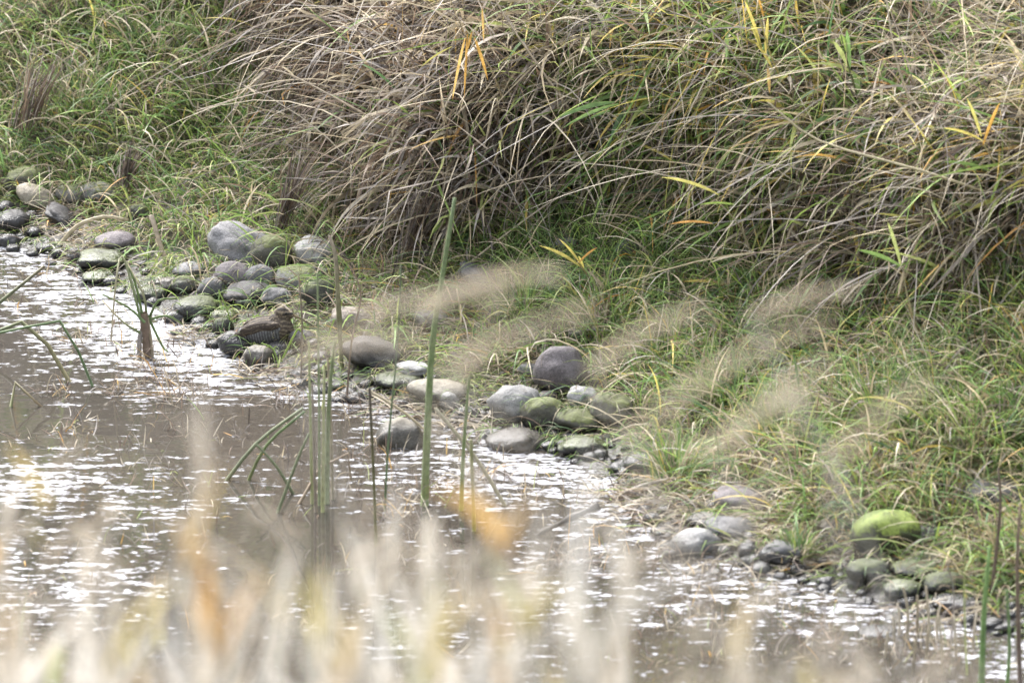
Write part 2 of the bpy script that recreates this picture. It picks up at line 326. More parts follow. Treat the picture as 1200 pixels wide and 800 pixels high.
SL = [  # cx, cy, w, h, tilt, material, angularity, label
 (30, 213, 46, 28, 8, 'm', .5, 'blocky mossy boulder at the far left above the pale oval stones'),
 (44, 232, 46, 24, -22, 't', 0, 'tan oval stone, leftmost of the three pale stones in a row'),
 (85, 229, 36, 20, -8, 'h', 0, 'tan stone with green moss, middle of the three pale stones in a row'),
 (118, 227, 42, 24, -8, 'h', 0, 'grey stone with mossy underside, right end of the row of three'),
 (15, 261, 38, 24, 0, 'd', 0, 'dark brown round stone at the left edge of the shore'),
 (76, 257, 52, 20, -33, 'd', .4, 'dark slanted wedge of stone just below the row of pale ovals'),
 (10, 284, 24, 16, 0, 'g', 0, 'small grey stone standing in the water at the left edge'),
 (54, 290, 22, 10, 0, 'g', 0, 'low grey pebble beside the washed-up straw on the left'),
 (163, 252, 22, 20, 0, 'k', 0, 'small dark mossy stone in the grass left of the wood splinter'),
 (136, 285, 44, 24, 0, 'p', 0, 'purple-grey dome stone behind the mossy wedge'),
 (92, 300, 30, 18, 0, 'd', 0, 'purple-brown dark stone left of the mossy wedge'),
 (120, 306, 56, 24, -3, 'k', .4, 'dark mossy wedge stone below the purple-grey dome'),
 (115, 326, 36, 16, 0, 'k', 0, 'low dark mossy stone lying in the water below the wedge'),
 (285, 292, 78, 44, -22, 'g', .35, 'big slate grey boulder at the foot of the left slope'),
 (318, 300, 46, 40, 10, 'm', .2, 'mossy green boulder leaning on the right of the big grey one'),
 (371, 298, 50, 30, -15, 'l', .3, 'pale grey boulder half under the grass, right of the big grey one'),
 (222, 318, 34, 18, 0, 'g', 0, 'grey flat stone, upper left in the cobble heap'),
 (249, 341, 30, 27, 0, 'g', 0, 'upright light grey egg stone in the cobble heap'),
 (196, 335, 32, 18, 0, 'b', 0, 'brown stone at the waterline, left front of the cobble heap'),
 (178, 344, 40, 18, 0, 'k', 0, 'long dark mossy stone at the left tip of the cobble heap'),
 (217, 336, 30, 20, 0, 'm', 0, 'mossy olive stone between the brown stone and the grey egg'),
 (266, 317, 28, 14, 0, 'b', 0, 'small brown-grey stone directly below the big grey boulder'),
 (274, 327, 42, 30, -8, 'p', 0, 'long grey cobble left of the smooth round one'),
 (304, 328, 34, 28, -5, 'g', 0, 'smooth round grey cobble on top of the heap'),
 (290, 344, 54, 24, 5, 'd', 0, 'dark stone in shade under the two big grey cobbles'),
 (232, 362, 52, 26, 3, 'k', 0, 'wide dark mossy stone at the front of the cobble heap'),
 (206, 373, 26, 15, 0, 'd', 0, 'dark brown stone in the water at the front of the heap'),
 (288, 354, 24, 14, 0, 'g', 0, 'small blue-grey pebble peeping out left behind the bird'),
 (325, 351, 36, 22, 0, 'g', .2, 'grey stone right behind the crouching bird'),
 (349, 328, 52, 28, -10, 'h', .2, 'stone with a light green mossy top above the bird'),
 (374, 346, 40, 30, 0, 'k', 0, 'dark mossy stone to the upper right of the bird'),
 (262, 372, 32, 16, 0, 'm', 0, 'low mossy stone behind the tail of the bird'),
 (262, 388, 24, 26, 0, 'k', 0, 'dark mossy upright stone at the tail end of the bird'),
 (276, 405, 40, 27, -14, 'd', .15, 'glossy black stone with a pale top in front of the bird'),
 (303, 421, 34, 26, 0, 'b', .1, 'grey-brown stone at the waterline under the bird'),
 (329, 407, 28, 14, 0, 'd', 0, 'small blue-black stone touching the belly of the bird'),
 (355, 398, 32, 18, -12, 'd', 0, 'dark smooth stone below the tip of the bill'),
 (411, 374, 44, 24, -5, 'b', .2, 'brown stone under draped straw, right of the bird'),
 (438, 416, 62, 34, -16, 'd', .5, 'dark ledge-like stone right of the reed bunch'),
 (485, 433, 38, 16, -4, 'l', .5, 'small white-grey slab left of the tall green stem'),
 (465, 446, 50, 18, 0, 'k', 0, 'mossy low stone under the small white-grey slab'),
 (505, 374, 36, 20, 0, 'g', .4, 'grey rock half hidden in straw behind the tall green stem'),
 (566, 326, 56, 24, -25, 'g', .4, 'grey slanting rock under the blurred seed head in the middle'),
 (516, 461, 66, 30, -4, 't', 0, 'cream-coloured flat oval stone beside the tall green stem'),
 (527, 474, 24, 22, 0, 'l', 0, 'small pale round stone in front of the cream oval'),
 (550, 486, 26, 17, 0, 'd', .4, 'small dark angular stone right of the cream oval'),
 (657, 439, 58, 55, 0, 'p', 0, 'round ball-like grey-brown boulder, the most prominent on the shore'),
 (602, 479, 58, 44, 6, 'l', .55, 'large pale angular block left of the ball-like boulder'),
 (636, 489, 44, 38, 5, 'm', .3, 'mossy stone under the ball-like boulder'),
 (641, 467, 24, 16, 0, 'p', 0, 'small purplish stone wedged under the ball-like boulder'),
 (620, 434, 24, 15, 0, 'g', 0, 'small blue-grey stone left behind the ball-like boulder'),
 (683, 468, 34, 24, 0, 'l', .6, 'small light angular rock right of the ball-like boulder'),
 (679, 494, 54, 26, -6, 'm', .1, 'green mossy oval stone below the light angular rock'),
 (718, 482, 50, 34, -10, 'm', .2, 'mossy lump under hanging grass, rightmost by the ball-like boulder'),
 (676, 390, 18, 12, 0, 'g', 0, 'little grey pebble in the grass above the ball-like boulder'),
 (603, 518, 64, 27, 0, 'b', 0, 'smooth brown oval stone lying alone in the shallow water'),
 (610, 503, 30, 13, 0, 'd', 0, 'thin dark stone behind the lone brown oval'),
 (468, 520, 54, 48, 4, 't', .2, 'brown-grey stone with a white left side standing in the water'),
 (682, 522, 52, 20, 0, 'k', .2, 'dark mossy flat stone at the waterline right of the lone brown oval'),
 (752, 543, 38, 20, 0, 'g', .2, 'dark grey stone at the edge of the straw drift'),
 (735, 292, 26, 18, 0, 'g', .3, 'grey stone deep in the green hollow under the overhang'),
 (664, 286, 22, 14, 0, 'g', 0, 'small grey stone left in the green hollow under the overhang'),
 (868, 586, 62, 26, -7, 'p', 0, 'long purple-brown stone in the straw drift'),
 (912, 580, 24, 16, 0, 'b', 0, 'small stone touching the right end of the long purple-brown one'),
 (832, 612, 48, 20, -5, 'b', 0, 'brown stone between the long purple-brown one and the white one'),
 (858, 620, 60, 25, -9, 'g', 0, 'grey stone with a pale left top, right of the white one'),
 (815, 638, 56, 32, 6, 'l', 0, 'big white-grey stone at the water edge on the right'),
 (786, 655, 18, 18, 0, 'd', .2, 'small black stone at the left foot of the white-grey one'),
 (876, 648, 22, 20, 0, 'd', 0, 'small dark grey stone right of the white-grey one'),
 (917, 650, 46, 26, -5, 'g', .2, 'blue-grey stone under a tuft of straw, right of the white group'),
 (1037, 628, 74, 50, 0, 'v', .1, 'bright green moss-covered round boulder'),
 (975, 618, 38, 18, 0, 'b', 0, 'grey-brown stone left of the bright green mossy boulder'),
 (1086, 628, 38, 22, 0, 'p', .3, 'grey stone right of the bright green mossy boulder'),
 (1018, 672, 46, 30, 0, 'k', .2, 'dark mossy stone straight below the bright green boulder'),
 (1072, 668, 54, 22, 0, 'k', 0, 'flat dark mossy stone, back one of the dark trio'),
 (1108, 684, 50, 25, 0, 'k', 0, 'dark green oval stone, right one of the dark trio'),
 (1058, 693, 44, 24, 0, 'k', 0, 'nearly black mossy stone, front one of the dark trio'),
 (1120, 705, 56, 14, 0, 'd', .2, 'low dark slab at the waterline right of the dark trio'),
 (1102, 651, 42, 16, 0, 'm', .2, 'low mossy stone behind the dark green oval one'),
 (1166, 580, 74, 32, 4, 'g', .25, 'large grey boulder high on the slope at the right edge'),
 (990, 704, 20, 9, 0, 'd', .3, 'tiny black rock tip showing above water on the right'),
 (1030, 741, 44, 9, 0, 'd', .2, 'flat dark stone barely breaking the surface at the lower right')]
def stone_front(a, b):
    m = np.zeros(len(a), bool)
    for q in SL: m |= (((a-q[0])/(q[2]*.62))**2 + ((b-q[1]-q[3]*.45)/(q[3]*.75))**2) < 1
    return m & (rng.random(len(a)) < .65)
# short grass over everything that is bank and not the dry mass
def grass_zone():
    px, py, P = scatter(46000, -260, 1460, -120, 780, lambda a, b: (b < SHPY(a)-14-40*lown(a, b, 30, 2)) & ((mass_m(a, b) < 40) | (rng.random(len(a)) < .12)) & ~stone_front(a, b))
    n = len(px); g1 = lown(px, py, 60, 1.0); g2 = lown(px, py, 22, 4.0)
    W = np.zeros((n, 7))
    left = smooth((420-px)/150); right = smooth((px-780)/120); al = np.exp(-((px-720)/170)**2-((py-310)/95)**2)
    near = smooth(1-(SHPY(px)-py)/110)
    W[:, 0] = .6+1.6*al+.5*left+.15*right
    W[:, 1] = .5+.8*left*g2+.25*g1+.4*near
    W[:, 2] = .02+.05*right
    W[:, 3] = .008
    W[:, 4] = .36*(1-al*.8)+.5*right*g2+.4*near*g2+.3*left*g2
    W[:, 5] = .22*(1-al*.8)
    W[:, 6] = .14+.5*(g2 > .68)*(1-al)+.25*left*(g1 < .35)
    col = pick(W, n); tip = col*np.array([1.25, 1.15, .95])
    L = rng.gamma(4, .02, n)*(.8+.6*al+.45*right)+.02; L *= 1-.45*near; L = np.minimum(L, .24)
    az = rng.uniform(-math.pi, math.pi, n); dn = rng.random(n) < .5
    az[dn] = math.pi + rng.normal(.5, .7, dn.sum())
    e0 = rng.uniform(.5, 1.45, n)*(1-.5*near); e1 = e0 - rng.uniform(.3, 2.3, n)
    return blades(P, L*1.15, rng.uniform(.002, .0042, n)*(1+.5*right+.3*left+.5*(rng.random(n) < .12)), az, e0, e1, col, tip)
def moss_zone():
    # fine flattened strands of moss and algae draped between the stones
    px, py, P = scatter(9000, -200, 1400, 150, 745, lambda a, b: (b < SHPY(a)-2) & (b > SHPY(a)-95-30*lown(a, b, 40, 5)) & (lown(a, b, 26, 7) > .38))
    n = len(px); col = pick({'lime': .5, 'green': .3, 'straw': .12, 'brown': .1}, n)*np.array([.9, .9, .7])
    return blades(P+np.array([0, 0, .004]), rng.uniform(.03, .10, n), rng.uniform(.0012, .003, n), math.pi+rng.normal(.6, .8, n), rng.uniform(0, .6, n), rng.uniform(-1.3, -.5, n), col, col*1.2, seg=4)
def litter_zone():
    spots = [(850, 600, 90, 40), (960, 650, 60, 22), (1080, 640, 90, 30), (1130, 720, 60, 14), (480, 480, 60, 14), (560, 500, 60, 10), (805, 585, 75, 32), (900, 560, 55, 22), (590, 425, 60, 34), (545, 385, 60, 30), (1150, 650, 70, 45), (920, 640, 55, 28), (430, 365, 40, 25), (110, 300, 45, 22),
             (215, 400, 20, 8), (748, 592, 45, 14), (450, 330, 70, 40), (1010, 560, 80, 40), (330, 445, 40, 14), (80, 262, 50, 22), (520, 345, 60, 40)]
    Vs = []
    for (cx, cy, rx, ry) in spots:
        n = int(rx*ry*.2)+40
        px = rng.normal(cx, rx*.6, n); py = rng.normal(cy, ry*.6, n)
        P = hit(px, py); P[:, 2] = np.maximum(P[:, 2], .0)+rng.random(n)*.02
        col = pick({'straw': .55, 'grey': .2, 'brown': .25, 'orange': .05, 'lime': .05}, n)
        Vs.append(blades(P, rng.uniform(.03, .16, n), rng.uniform(.002, .006, n), rng.normal(1.2, .8, n)*rng.choice([-1, 1], n), rng.uniform(-.1, .5, n), rng.uniform(-.9, .2, n), col, seg=4))
    return join(Vs)
def long_grass():
    px, py, P = scatter(6500, -200, 1400, -100, 740, lambda a, b: (b < SHPY(a)-62) & ~stone_front(a, b-30) & ~stone_front(a, b) & (mass_m(a, b) < 10) & ((a > 740) | (a < 420) | (rng.random(len(a)) < .45)))
    n = len(px); g2 = lown(px, py, 30, 8.0)
    W = np.zeros((n, 7)); W[:, 0] = .5; W[:, 1] = .35; W[:, 2] = .02; W[:, 3] = .01; W[:, 4] = .35+.5*g2; W[:, 5] = .12; W[:, 6] = .1
    col = pick(W, n)*1.05; e0 = rng.uniform(.3, 1.45, n)
    return blades(P, rng.uniform(.1, .34, n), rng.uniform(.0035, .0075, n), math.pi+rng.normal(.5, 1.0, n), e0, e0-rng.uniform(.5, 2.6, n), col, col*1.2, seg=7, lift=.012, kink=.2)
a = mesh_np('grass', *long_grass(), mat=M_leaf); tag(a, 'longer wide grass blades combed down over the turf', kind='stuff')
def outer_grass():
    n = 60000; x = rng.uniform(-9, 9, n); y = rng.uniform(20, 40, n); z = H(x, y)
    u = x*tdir[0]+y*tdir[1]; c = x*ndir[0]+y*ndir[1]; d = c-np.interp(u, US, CS); px, py = project(x, y, z)
    k = (((d > .12) & (d < 7)) | ((c < CNEAR-.4) & (c > CNEAR-3))) & ((px < -215) | (px > 1415) | (py < -85) | (c < CNEAR)) & ((c < CNEAR) | (c > CNEAR+.6))
    P = np.stack([x, y, z], -1)[k]; n = len(P); up = (d[k] > 1.3)
    wts = np.where(up[:, None], np.array([.25, .2, .04, .02, .4, .25, .2]), np.array([.6, .4, .02, .0, .3, .1, .08])); col = pick(wts, n)
    e0 = rng.uniform(.3, 1.5, n); return blades(P, rng.gamma(5, .05, n)*(1+.6*up)+.04, rng.uniform(.006, .014, n), math.pi+rng.normal(.4, 1.1, n), e0, e0-rng.uniform(.4, 2.4, n), col, col*1.2, seg=5)
a = mesh_np('grass', *outer_grass(), mat=M_leaf); tag(a, 'rough mixed grass covering the rest of both banks', kind='stuff')
def added_reeds():  # unseen reeds added to keep bright sky out of the water reflection
    n = 9000; x = rng.uniform(-14, 9, n); y = rng.uniform(35.5, 42, n) + np.maximum(0, -x)*.8; z = H(x, y); P = np.stack([x, y, z], -1)
    col = pick({'straw': .3, 'brown': .4, 'grey': .3, 'green': .5, 'lime': .15}, n); e0 = rng.uniform(1.2, 1.55, n)
    return blades(P, rng.uniform(1.6, 3.2, n), rng.uniform(.02, .05, n), rng.uniform(-3, 3, n), e0, e0-rng.uniform(0, .8, n), col, seg=4, clampz=False)
a = mesh_np('added_tall_reeds', *added_reeds(), mat=M_leaf); tag(a, 'unseen tall reeds added on top of the bank to darken the water reflection', kind='stuff')
a = mesh_np('grass', *grass_zone(), mat=M_leaf); tag(a, 'tangled short green grass on the stream bank', kind='stuff')
a = mesh_np('moss', *moss_zone(), mat=M_leaf); tag(a, 'matted yellow-green moss and algae strands among the shore stones', kind='stuff')
a = mesh_np('dead_leaves', *litter_zone(), mat=M_leaf); tag(a, 'washed-up straw and dead leaf litter along the waterline', kind='stuff')
# ------------------------------------------------------------ overhanging clumps of dry grass
CL = [ # px, py, weights mixes, label
 (360, 70, {'brown': .6, 'grey': .2, 'straw': .3, 'orange': .02}, 'dark brown shaggy clump of dead grass hanging above the left green slope'),
 (450, 190, {'grey': .4, 'brown': .4, 'straw': .2, 'green': .08}, 'drooping brown-grey grass clump whose tips reach almost down to the mossy stones'),
 (500, 60, {'straw': .45, 'grey': .3, 'brown': .3, 'orange': .04}, 'tan dry grass clump at the top edge with orange leaves hanging from it'),
 (600, 150, {'grey': .35, 'straw': .35, 'brown': .25, 'green': .08, 'lime': .08}, 'matted grey thatch clump in the middle of the overhanging bank'),
 (700, 40, {'straw': .45, 'grey': .25, 'brown': .15, 'lime': .2, 'yellow': .04}, 'pale combed-over dry grass clump at the top, right of the orange leaves'),
 (760, 150, {'lime': .4, 'green': .2, 'straw': .25, 'grey': .15, 'brown': .15, 'yellow': .12}, 'half green grass clump fanning left over the dark hollow'),
 (870, 50, {'lime': .4, 'yellow': .2, 'straw': .3, 'brown': .12, 'orange': .07, 'green': .12}, 'yellow-green autumn grass clump at the top edge'),
 (900, 190, {'straw': .3, 'grey': .25, 'lime': .28, 'brown': .2, 'yellow': .08, 'green': .1}, 'olive and straw grass clump arching over the fresh green hollow'),
 (1010, 90, {'grey': .35, 'straw': .4, 'green': .2, 'brown': .2, 'lime': .14}, 'grey straw clump with a green broad-bladed shoot in it'),
 (1030, 270, {'grey': .45, 'brown': .4, 'straw': .25, 'lime': .04}, 'dark brown-grey dead grass curtain hanging lowest over the right slope'),
 (1150, 60, {'straw': .6, 'grey': .2, 'brown': .1, 'green': .12, 'lime': .1}, 'bleached pale straw clump in the top right corner'),
 (1160, 230, {'straw': .4, 'grey': .2, 'brown': .2, 'yellow': .1, 'lime': .15, 'orange': .05, 'green': .08}, 'tan clump with yellow and orange leaves at the right edge')]
cc = np.array([(c[0], c[1]) for c in CL], float)
def mass():
    px, py, P = scatter(17000, 140, 1500, -190, 395, lambda a, b: (mass_m(a, b) > 5+25*lown(a, b, 25, 9)))
    jx = px + rng.normal(0, 28, len(px)); jy = py + rng.normal(0, 28, len(px))
    own = np.argmin((jx[:, None]-cc[None, :, 0])**2 + (jy[:, None]-cc[None, :, 1])**2*1.3, 1)
    for k, (cx, cy, wts, lab) in enumerate(CL):
        s = own == k; n = int(s.sum())
        Q = P[s]; m = mass_m(px[s], py[s])
        loc = hit([cx], [cy])[0]
        root = empty('dry_grass_clump', loc); tag(root, lab, 'grass clump', 'dry grass clumps overhanging the stream bank')
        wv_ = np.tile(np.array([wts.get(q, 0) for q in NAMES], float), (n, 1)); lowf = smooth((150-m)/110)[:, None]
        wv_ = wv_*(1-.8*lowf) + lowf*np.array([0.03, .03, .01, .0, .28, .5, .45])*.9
        col = pick(wv_, n)*(1-.34*lowf)  # lower thatch blades darkened, shadow pockets painted into their colour
        lo = lown(px[s], py[s], 45, 3+k)
        L = rng.gamma(5, .06, n)*(.75+.5*lo)+.05; L = np.clip(L*.85, .10, .7); L = np.where(m < 60, L*.6, L); px_k = px[s]
        # combed direction: mostly down slope to the left, some across
        base_az = math.pi + .38 + .9*(lo-.5)
        az = base_az + rng.normal(0, .75, n); cr = rng.random(n) < .3; az[cr] = rng.uniform(-math.pi, math.pi, cr.sum())
        hb = rng.random(n) < .45; e0 = np.where(hb, rng.uniform(-1.0, .7, n), rng.uniform(-.1, 1.35, n)); e1 = np.maximum(e0 - rng.uniform(.3, 2.3, n), -1.5)
        st_ = rng.random(n) < .38; e1 = np.where(st_, e0-rng.uniform(0, .5, n), e1); lf = lowf[:, 0]; e0 = e0*(1-.5*lf)-.5*lf; e1 = e1-.35*lf
        W_ = rng.uniform(.0035, .0092, n)*(1+.8*(rng.random(n) < .12))
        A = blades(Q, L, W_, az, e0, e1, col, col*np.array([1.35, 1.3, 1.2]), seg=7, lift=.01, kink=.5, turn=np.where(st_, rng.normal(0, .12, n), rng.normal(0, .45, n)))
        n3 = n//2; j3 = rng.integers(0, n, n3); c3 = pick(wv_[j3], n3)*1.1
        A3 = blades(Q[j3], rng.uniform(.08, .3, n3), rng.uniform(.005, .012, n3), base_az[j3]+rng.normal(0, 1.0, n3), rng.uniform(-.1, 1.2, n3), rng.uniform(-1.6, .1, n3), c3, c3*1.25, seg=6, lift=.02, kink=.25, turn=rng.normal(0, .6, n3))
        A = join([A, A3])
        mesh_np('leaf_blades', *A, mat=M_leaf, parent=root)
        if True:
            gr = cx > 720 or wts.get('lime', 0) > .15
            n4 = 190 if gr else 120; j4 = rng.integers(0, n, n4); c4 = pick({'lime': .45, 'green': .3, 'yellow': .22, 'orange': .05, 'straw': .4} if gr else {'straw': .6, 'brown': .3, 'grey': .3, 'orange': .04, 'lime': .06}, n4)
            e4 = rng.uniform(.0, 1.0, n4)
            A4 = blades(Q[j4], rng.uniform(.15, .38, n4), rng.uniform(.008, .017, n4), math.pi+rng.normal(.5, .8, n4), e4, e4-rng.uniform(.6, 1.9, n4), c4, c4*1.15, seg=7, lift=.06, kink=.1)
            mesh_np('broad_leaves', *A4, mat=M_leaf, parent=root)
        # dead stalks
        n2 = n//10; j = rng.integers(0, n, n2)
        c2 = pick({'straw': .6, 'grey': .4, 'brown': .1}, n2)
        B = blades(Q[j], rng.uniform(.4, .9, n2), rng.uniform(.003, .0055, n2), base_az[j]+rng.normal(0, 1.3, n2), rng.uniform(-.3, 1.2, n2), rng.uniform(-1.3, .1, n2), c2, seg=7, turn=rng.normal(0, .1, n2), rootw=1, flat=1.)
        mesh_np('dead_stalks', *B, mat=M_leaf, parent=root)
mass()
# ------------------------------------------------------------ stones
ST = {'g': stone_mat('grey_stone', (0.136, 0.133, 0.136), (0.224, 0.218, 0.221)),
      'l': stone_mat('pale_stone', (0.258, 0.252, 0.245), (0.354, 0.347, 0.333)),
      'b': stone_mat('brown_stone', (0.177, 0.146, 0.119), (0.258, 0.224, 0.184)),
      't': stone_mat('tan_stone', (0.272, 0.235, 0.177), (0.340, 0.306, 0.245)),
      'd': stone_mat('dark_stone', (0.058, 0.054, 0.054), (0.102, 0.095, 0.092), wet=.01),
      'p': stone_mat('purple_grey_stone', (0.136, 0.116, 0.119), (0.204, 0.180, 0.184)),
      'm': stone_mat('mossy_stone', (0.082, 0.078, 0.061), (0.136, 0.129, 0.102), moss=.47),
      'h': stone_mat('half_mossy_stone', (0.163, 0.160, 0.153), (0.231, 0.224, 0.211), moss=.36),
      'k': stone_mat('dark_mossy_stone', (0.034, 0.035, 0.027), (0.061, 0.061, 0.048), moss=.44, mosscol=(.085, .10, .035)),
      'v': stone_mat('bright_moss_stone', (0.054, 0.058, 0.027), (0.088, 0.088, 0.048), moss=.68, mosscol=(.22, .28, .05))}
def stone(cx, cy, w_, h_, tilt, mat, ang, label, sub=4, name='stone', grp='stones along the shoreline'):
    w_ *= 1.12; h_ *= 1.14; cy -= h_*.03
    d = ray(cx, cy); t = 24.0
    ppm = 1/(K*30.0)
    for _ in range(2):
        pass
    a = w_/2*K*30; bb = a*.85
    c2 = max((h_/2*K*30)**2 - (bb*sp)**2, (a*.22)**2); c = math.sqrt(c2)/cp*1.05
    if c2 <= (a*.22)**2+1e-9: bb = min(bb, math.sqrt(max((h_/2*K*30)**2-(c*cp)**2, (a*.3)**2))/sp)
    while t < 45:
        p = d*t; z = CH + p[2]
        gz = float(H(p[0], p[1]-.0))
        if gz < 0: gz = max(gz, -c*.75)
        if z <= gz + c*.55: break
        t += .01
    p = (float(d[0]*t), float(d[1]*t), float(CH+d[2]*t))
    sc_ = t/30.0
    bm = bmesh.new(); bmesh.ops.create_icosphere(bm, subdivisions=sub, radius=1)
    off = Vector((random.uniform(-50, 50), random.uniform(-50, 50), random.uniform(-50, 50)))
    for v in bm.verts:
        q = v.co.copy()
        if ang > 0:
            e = 1/(1-ang*.45); m = (abs(q.x)**(2*e)+abs(q.y)**(2*e)+abs(q.z)**(2*e))**(1/(2*e)); q = q/m*(1-.12*ang)
        f = 1 + .17*mn.noise(q*.9+off) + (.09+.16*ang)*mn.noise(q*1.9+off*2) + (.022+.05*ang)*mn.noise(q*5+off) + .008*mn.noise(q*13+off) - .05*max(0, mn.noise(q*2.6+off*3)-.15)
        q = q*f
        if q.z < 0: q.z *= .9
        v.co = Vector((q.x*a*sc_, q.y*bb*sc_, q.z*c*sc_))
    bmesh.ops.rotate(bm, verts=bm.verts, cent=(0, 0, 0), matrix=Matrix.Rotation(R(-tilt), 3, 'Y'))
    me = bpy.data.meshes.new(name); bm.to_mesh(me); bm.free()
    for f in me.polygons: f.use_smooth = True
    me.materials.append(ST[mat])
    o = bpy.data.objects.new(name, me); o.location = p; COL.objects.link(o)
    tag(o, label, 'stone', grp); return o
DR = []
for s in SL:
    o = stone(*s)
    dm = o.data.vertices; ax_ = max(v.co.x for v in dm); by_ = max(v.co.y for v in dm); cz_ = max(v.co.z for v in dm)
    if s[7].startswith('round ball') or s[5] in 'l' and random.random() < .5 or s[1] > SHPY(s[0])+8: continue
    n = int(random.choice([10, 18, 30])*(s[2]/40)*(1.7 if s[5] in 'mhk' and s[0] < 800 else 1)); Q = np.array(o.location) + np.stack([rng.uniform(-1.1, 1.1, n)*ax_, rng.uniform(.3, .9, n)*by_, rng.uniform(.1, .75, n)*cz_], -1)
    e0 = rng.uniform(.1, 1.0, n)
    DR.append(blades(Q, rng.uniform(.05, .15, n), rng.uniform(.0015, .0036, n), math.pi+rng.normal(.5, .8, n), e0, e0-rng.uniform(.8, 2.2, n), pick({'green': .35, 'lime': .4, 'straw': .35, 'brown': .1}, n), seg=5))
a = mesh_np('grass', *join(DR), mat=M_leaf); tag(a, 'thin green and straw blades straggling over the shore stones', kind='stuff')
# loose wet gravel along the waterline : uncountable
def gravel():
    Vs = []
    ico = bmesh.new(); bmesh.ops.create_icosphere(ico, subdivisions=2, radius=1)
    iv = np.array([v.co[:] for v in ico.verts]); ifc = np.array([[v.index for v in f.verts] for f in ico.faces]); ico.free()
    n = 820; px = rng.uniform(-150, 1350, n); py = SHPY(px) + rng.normal(-12, 22, n); P = hit(px, py)
    for k in range(n):
        r = min(rng.gamma(2.2, .0062)+.004, .036)
        v = iv*np.array([r, r*.9, r*.55])*(1+.18*np.sin(iv[:, [1, 2, 0]]*3+k)); ca, sa = math.cos(k), math.sin(k)
        v = np.stack([v[:, 0]*ca-v[:, 1]*sa, v[:, 0]*sa+v[:, 1]*ca, v[:, 2]], -1)
        Vs.append((v+P[k]+np.array([0, 0, r*.2]), ifc, np.zeros((len(v), 3))))
    return join(Vs)
V_, F_, C_ = gravel(); a = mesh_np('gravel', V_, F_, mat=ST['d']); tag(a, 'dark wet gravel at the water edge', kind='stuff')
# ------------------------------------------------------------ tubes, reeds, sticks
def tube(pts, r0, r1, col0, col1=None, sides=6, squash=1.0, sub=3, bumpy=0):
    pts = [np.array(p, float) for p in pts]
    # Catmull subdivision
    if sub > 1 and len(pts) > 2:
        q = []
        ext = [2*pts[0]-pts[1]]+pts+[2*pts[-1]-pts[-2]]
        for k in range(1, len(ext)-2):
            for s in range(sub):
                t = s/sub; a_, b_, c_, d_ = ext[k-1:k+3]
                q.append(.5*((2*b_)+(-a_+c_)*t+(2*a_-5*b_+4*c_-d_)*t*t+(-a_+3*b_-3*c_+d_)*t**3))
        q.append(pts[-1]); pts = q
    n = len(pts); V = []; C = []
    if col1 is None: col1 = col0
    for k in range(n):
        d_ = pts[min(k+1, n-1)]-pts[max(k-1, 0)]; d_ /= np.linalg.norm(d_)+1e-9
        rf = np.array([0, -1., .2]) if abs(d_[1]) < .9 else np.array([1., 0, 0])
        s_ = np.cross(d_, rf); s_ /= np.linalg.norm(s_); u_ = np.cross(s_, d_)
        t = k/(n-1); r = r0+(r1-r0)*t
        if bumpy: r *= 1+bumpy*random.uniform(-1, 1)
        for j in range(sides):
            an = 2*math.pi*j/sides; V.append(pts[k]+s_*r*math.cos(an)+u_*r*squash*math.sin(an)); C.append(np.array(col0)*(1-t)+np.array(col1)*t)
    F = [(k*sides+j, k*sides+(j+1) % sides, (k+1)*sides+(j+1) % sides, (k+1)*sides+j) for k in range(n-1) for j in range(sides)]
    F += [(0, 1, 2, 3), (len(V)-4, len(V)-3, len(V)-2, len(V)-1)]
    return np.array(V), np.array(F), np.array(C)
def pick1(k): return np.array(random.choice(PAL[k]))*random.uniform(.9, 1.15)
def base_pt(px, py):
    P = hit([px], [py])[0]
    if P[2] < 0: P = on_water(px, py)
    return P
def stalk(name, pts, r0, r1, c0, c1, label, cat='reed', group=None, dy=0, sides=6, sub=3, squash=1., bumpy=0, sink=.04):
    """pts: picture points from base up, standing in the vertical plane of the base; dy leans it away over its length"""
    b = base_pt(*pts[0]); Y = b[1]
    n = len(pts); W = [np.array(b)-np.array([0, 0, sink])] + [np.array(at_y(p[0], p[1], Y+dy*(k+1)/(n-1))) for k, p in enumerate(pts[1:])]
    V, F, C = tube(W, r0, r1, c0, c1, sides=sides, sub=sub, squash=squash, bumpy=bumpy)
    o = mesh_np(name, V, F, C, mat=M_stem, origin=tuple(b))
    tag(o, label, cat, group); return o
g1 = 'green rush stems standing in the shallows'
stalk('rush', [(497, 592), (501, 500), (507, 400), (519, 320), (533, 232)], .0125, .0055, (.17, .23, .08), (.17, .22, .11), 'tallest green rush stem standing alone in the middle of the water', 'rush', g1)
stalk('rush', [(540, 598), (543, 530), (550, 440)], .008, .003, (.17, .24, .06), (.16, .2, .08), 'short green rush stem to the right of the tallest one', 'rush', g1)
stalk('rush', [(556, 622), (554, 570), (552, 515)], .006, .005, (.22, .24, .06), (.2, .2, .08), 'cut-off yellow-green stem stub right of the two green rush stems', 'rush', g1)
stalk('rush', [(441, 640), (438, 560), (433, 455)], .0045, .004, (.2, .2, .07), (.06, .045, .035), 'dark thin upright dead stem in front of the half white stone', 'rush', g1)
stalk('rush', [(450, 600), (455, 520), (466, 400), (470, 310)], .0035, .002, (.12, .17, .08), (.12, .15, .09), 'very thin pale green stem rising left of the tallest rush', 'rush', g1)
bun = [((374, 592), (374, 480), (372, 320), .005, 'green'), ((366, 590), (364, 500), (362, 400), .006, 'lime'), ((383, 590), (385, 480), (392, 400), .009, 'green'), ((378, 600), (379, 520), (380, 430), .007, 'lime'),
       ((390, 585), (388, 500), (384, 420), .006, 'straw'), ((370, 600), (368, 520), (366, 450), .005, 'brown')]
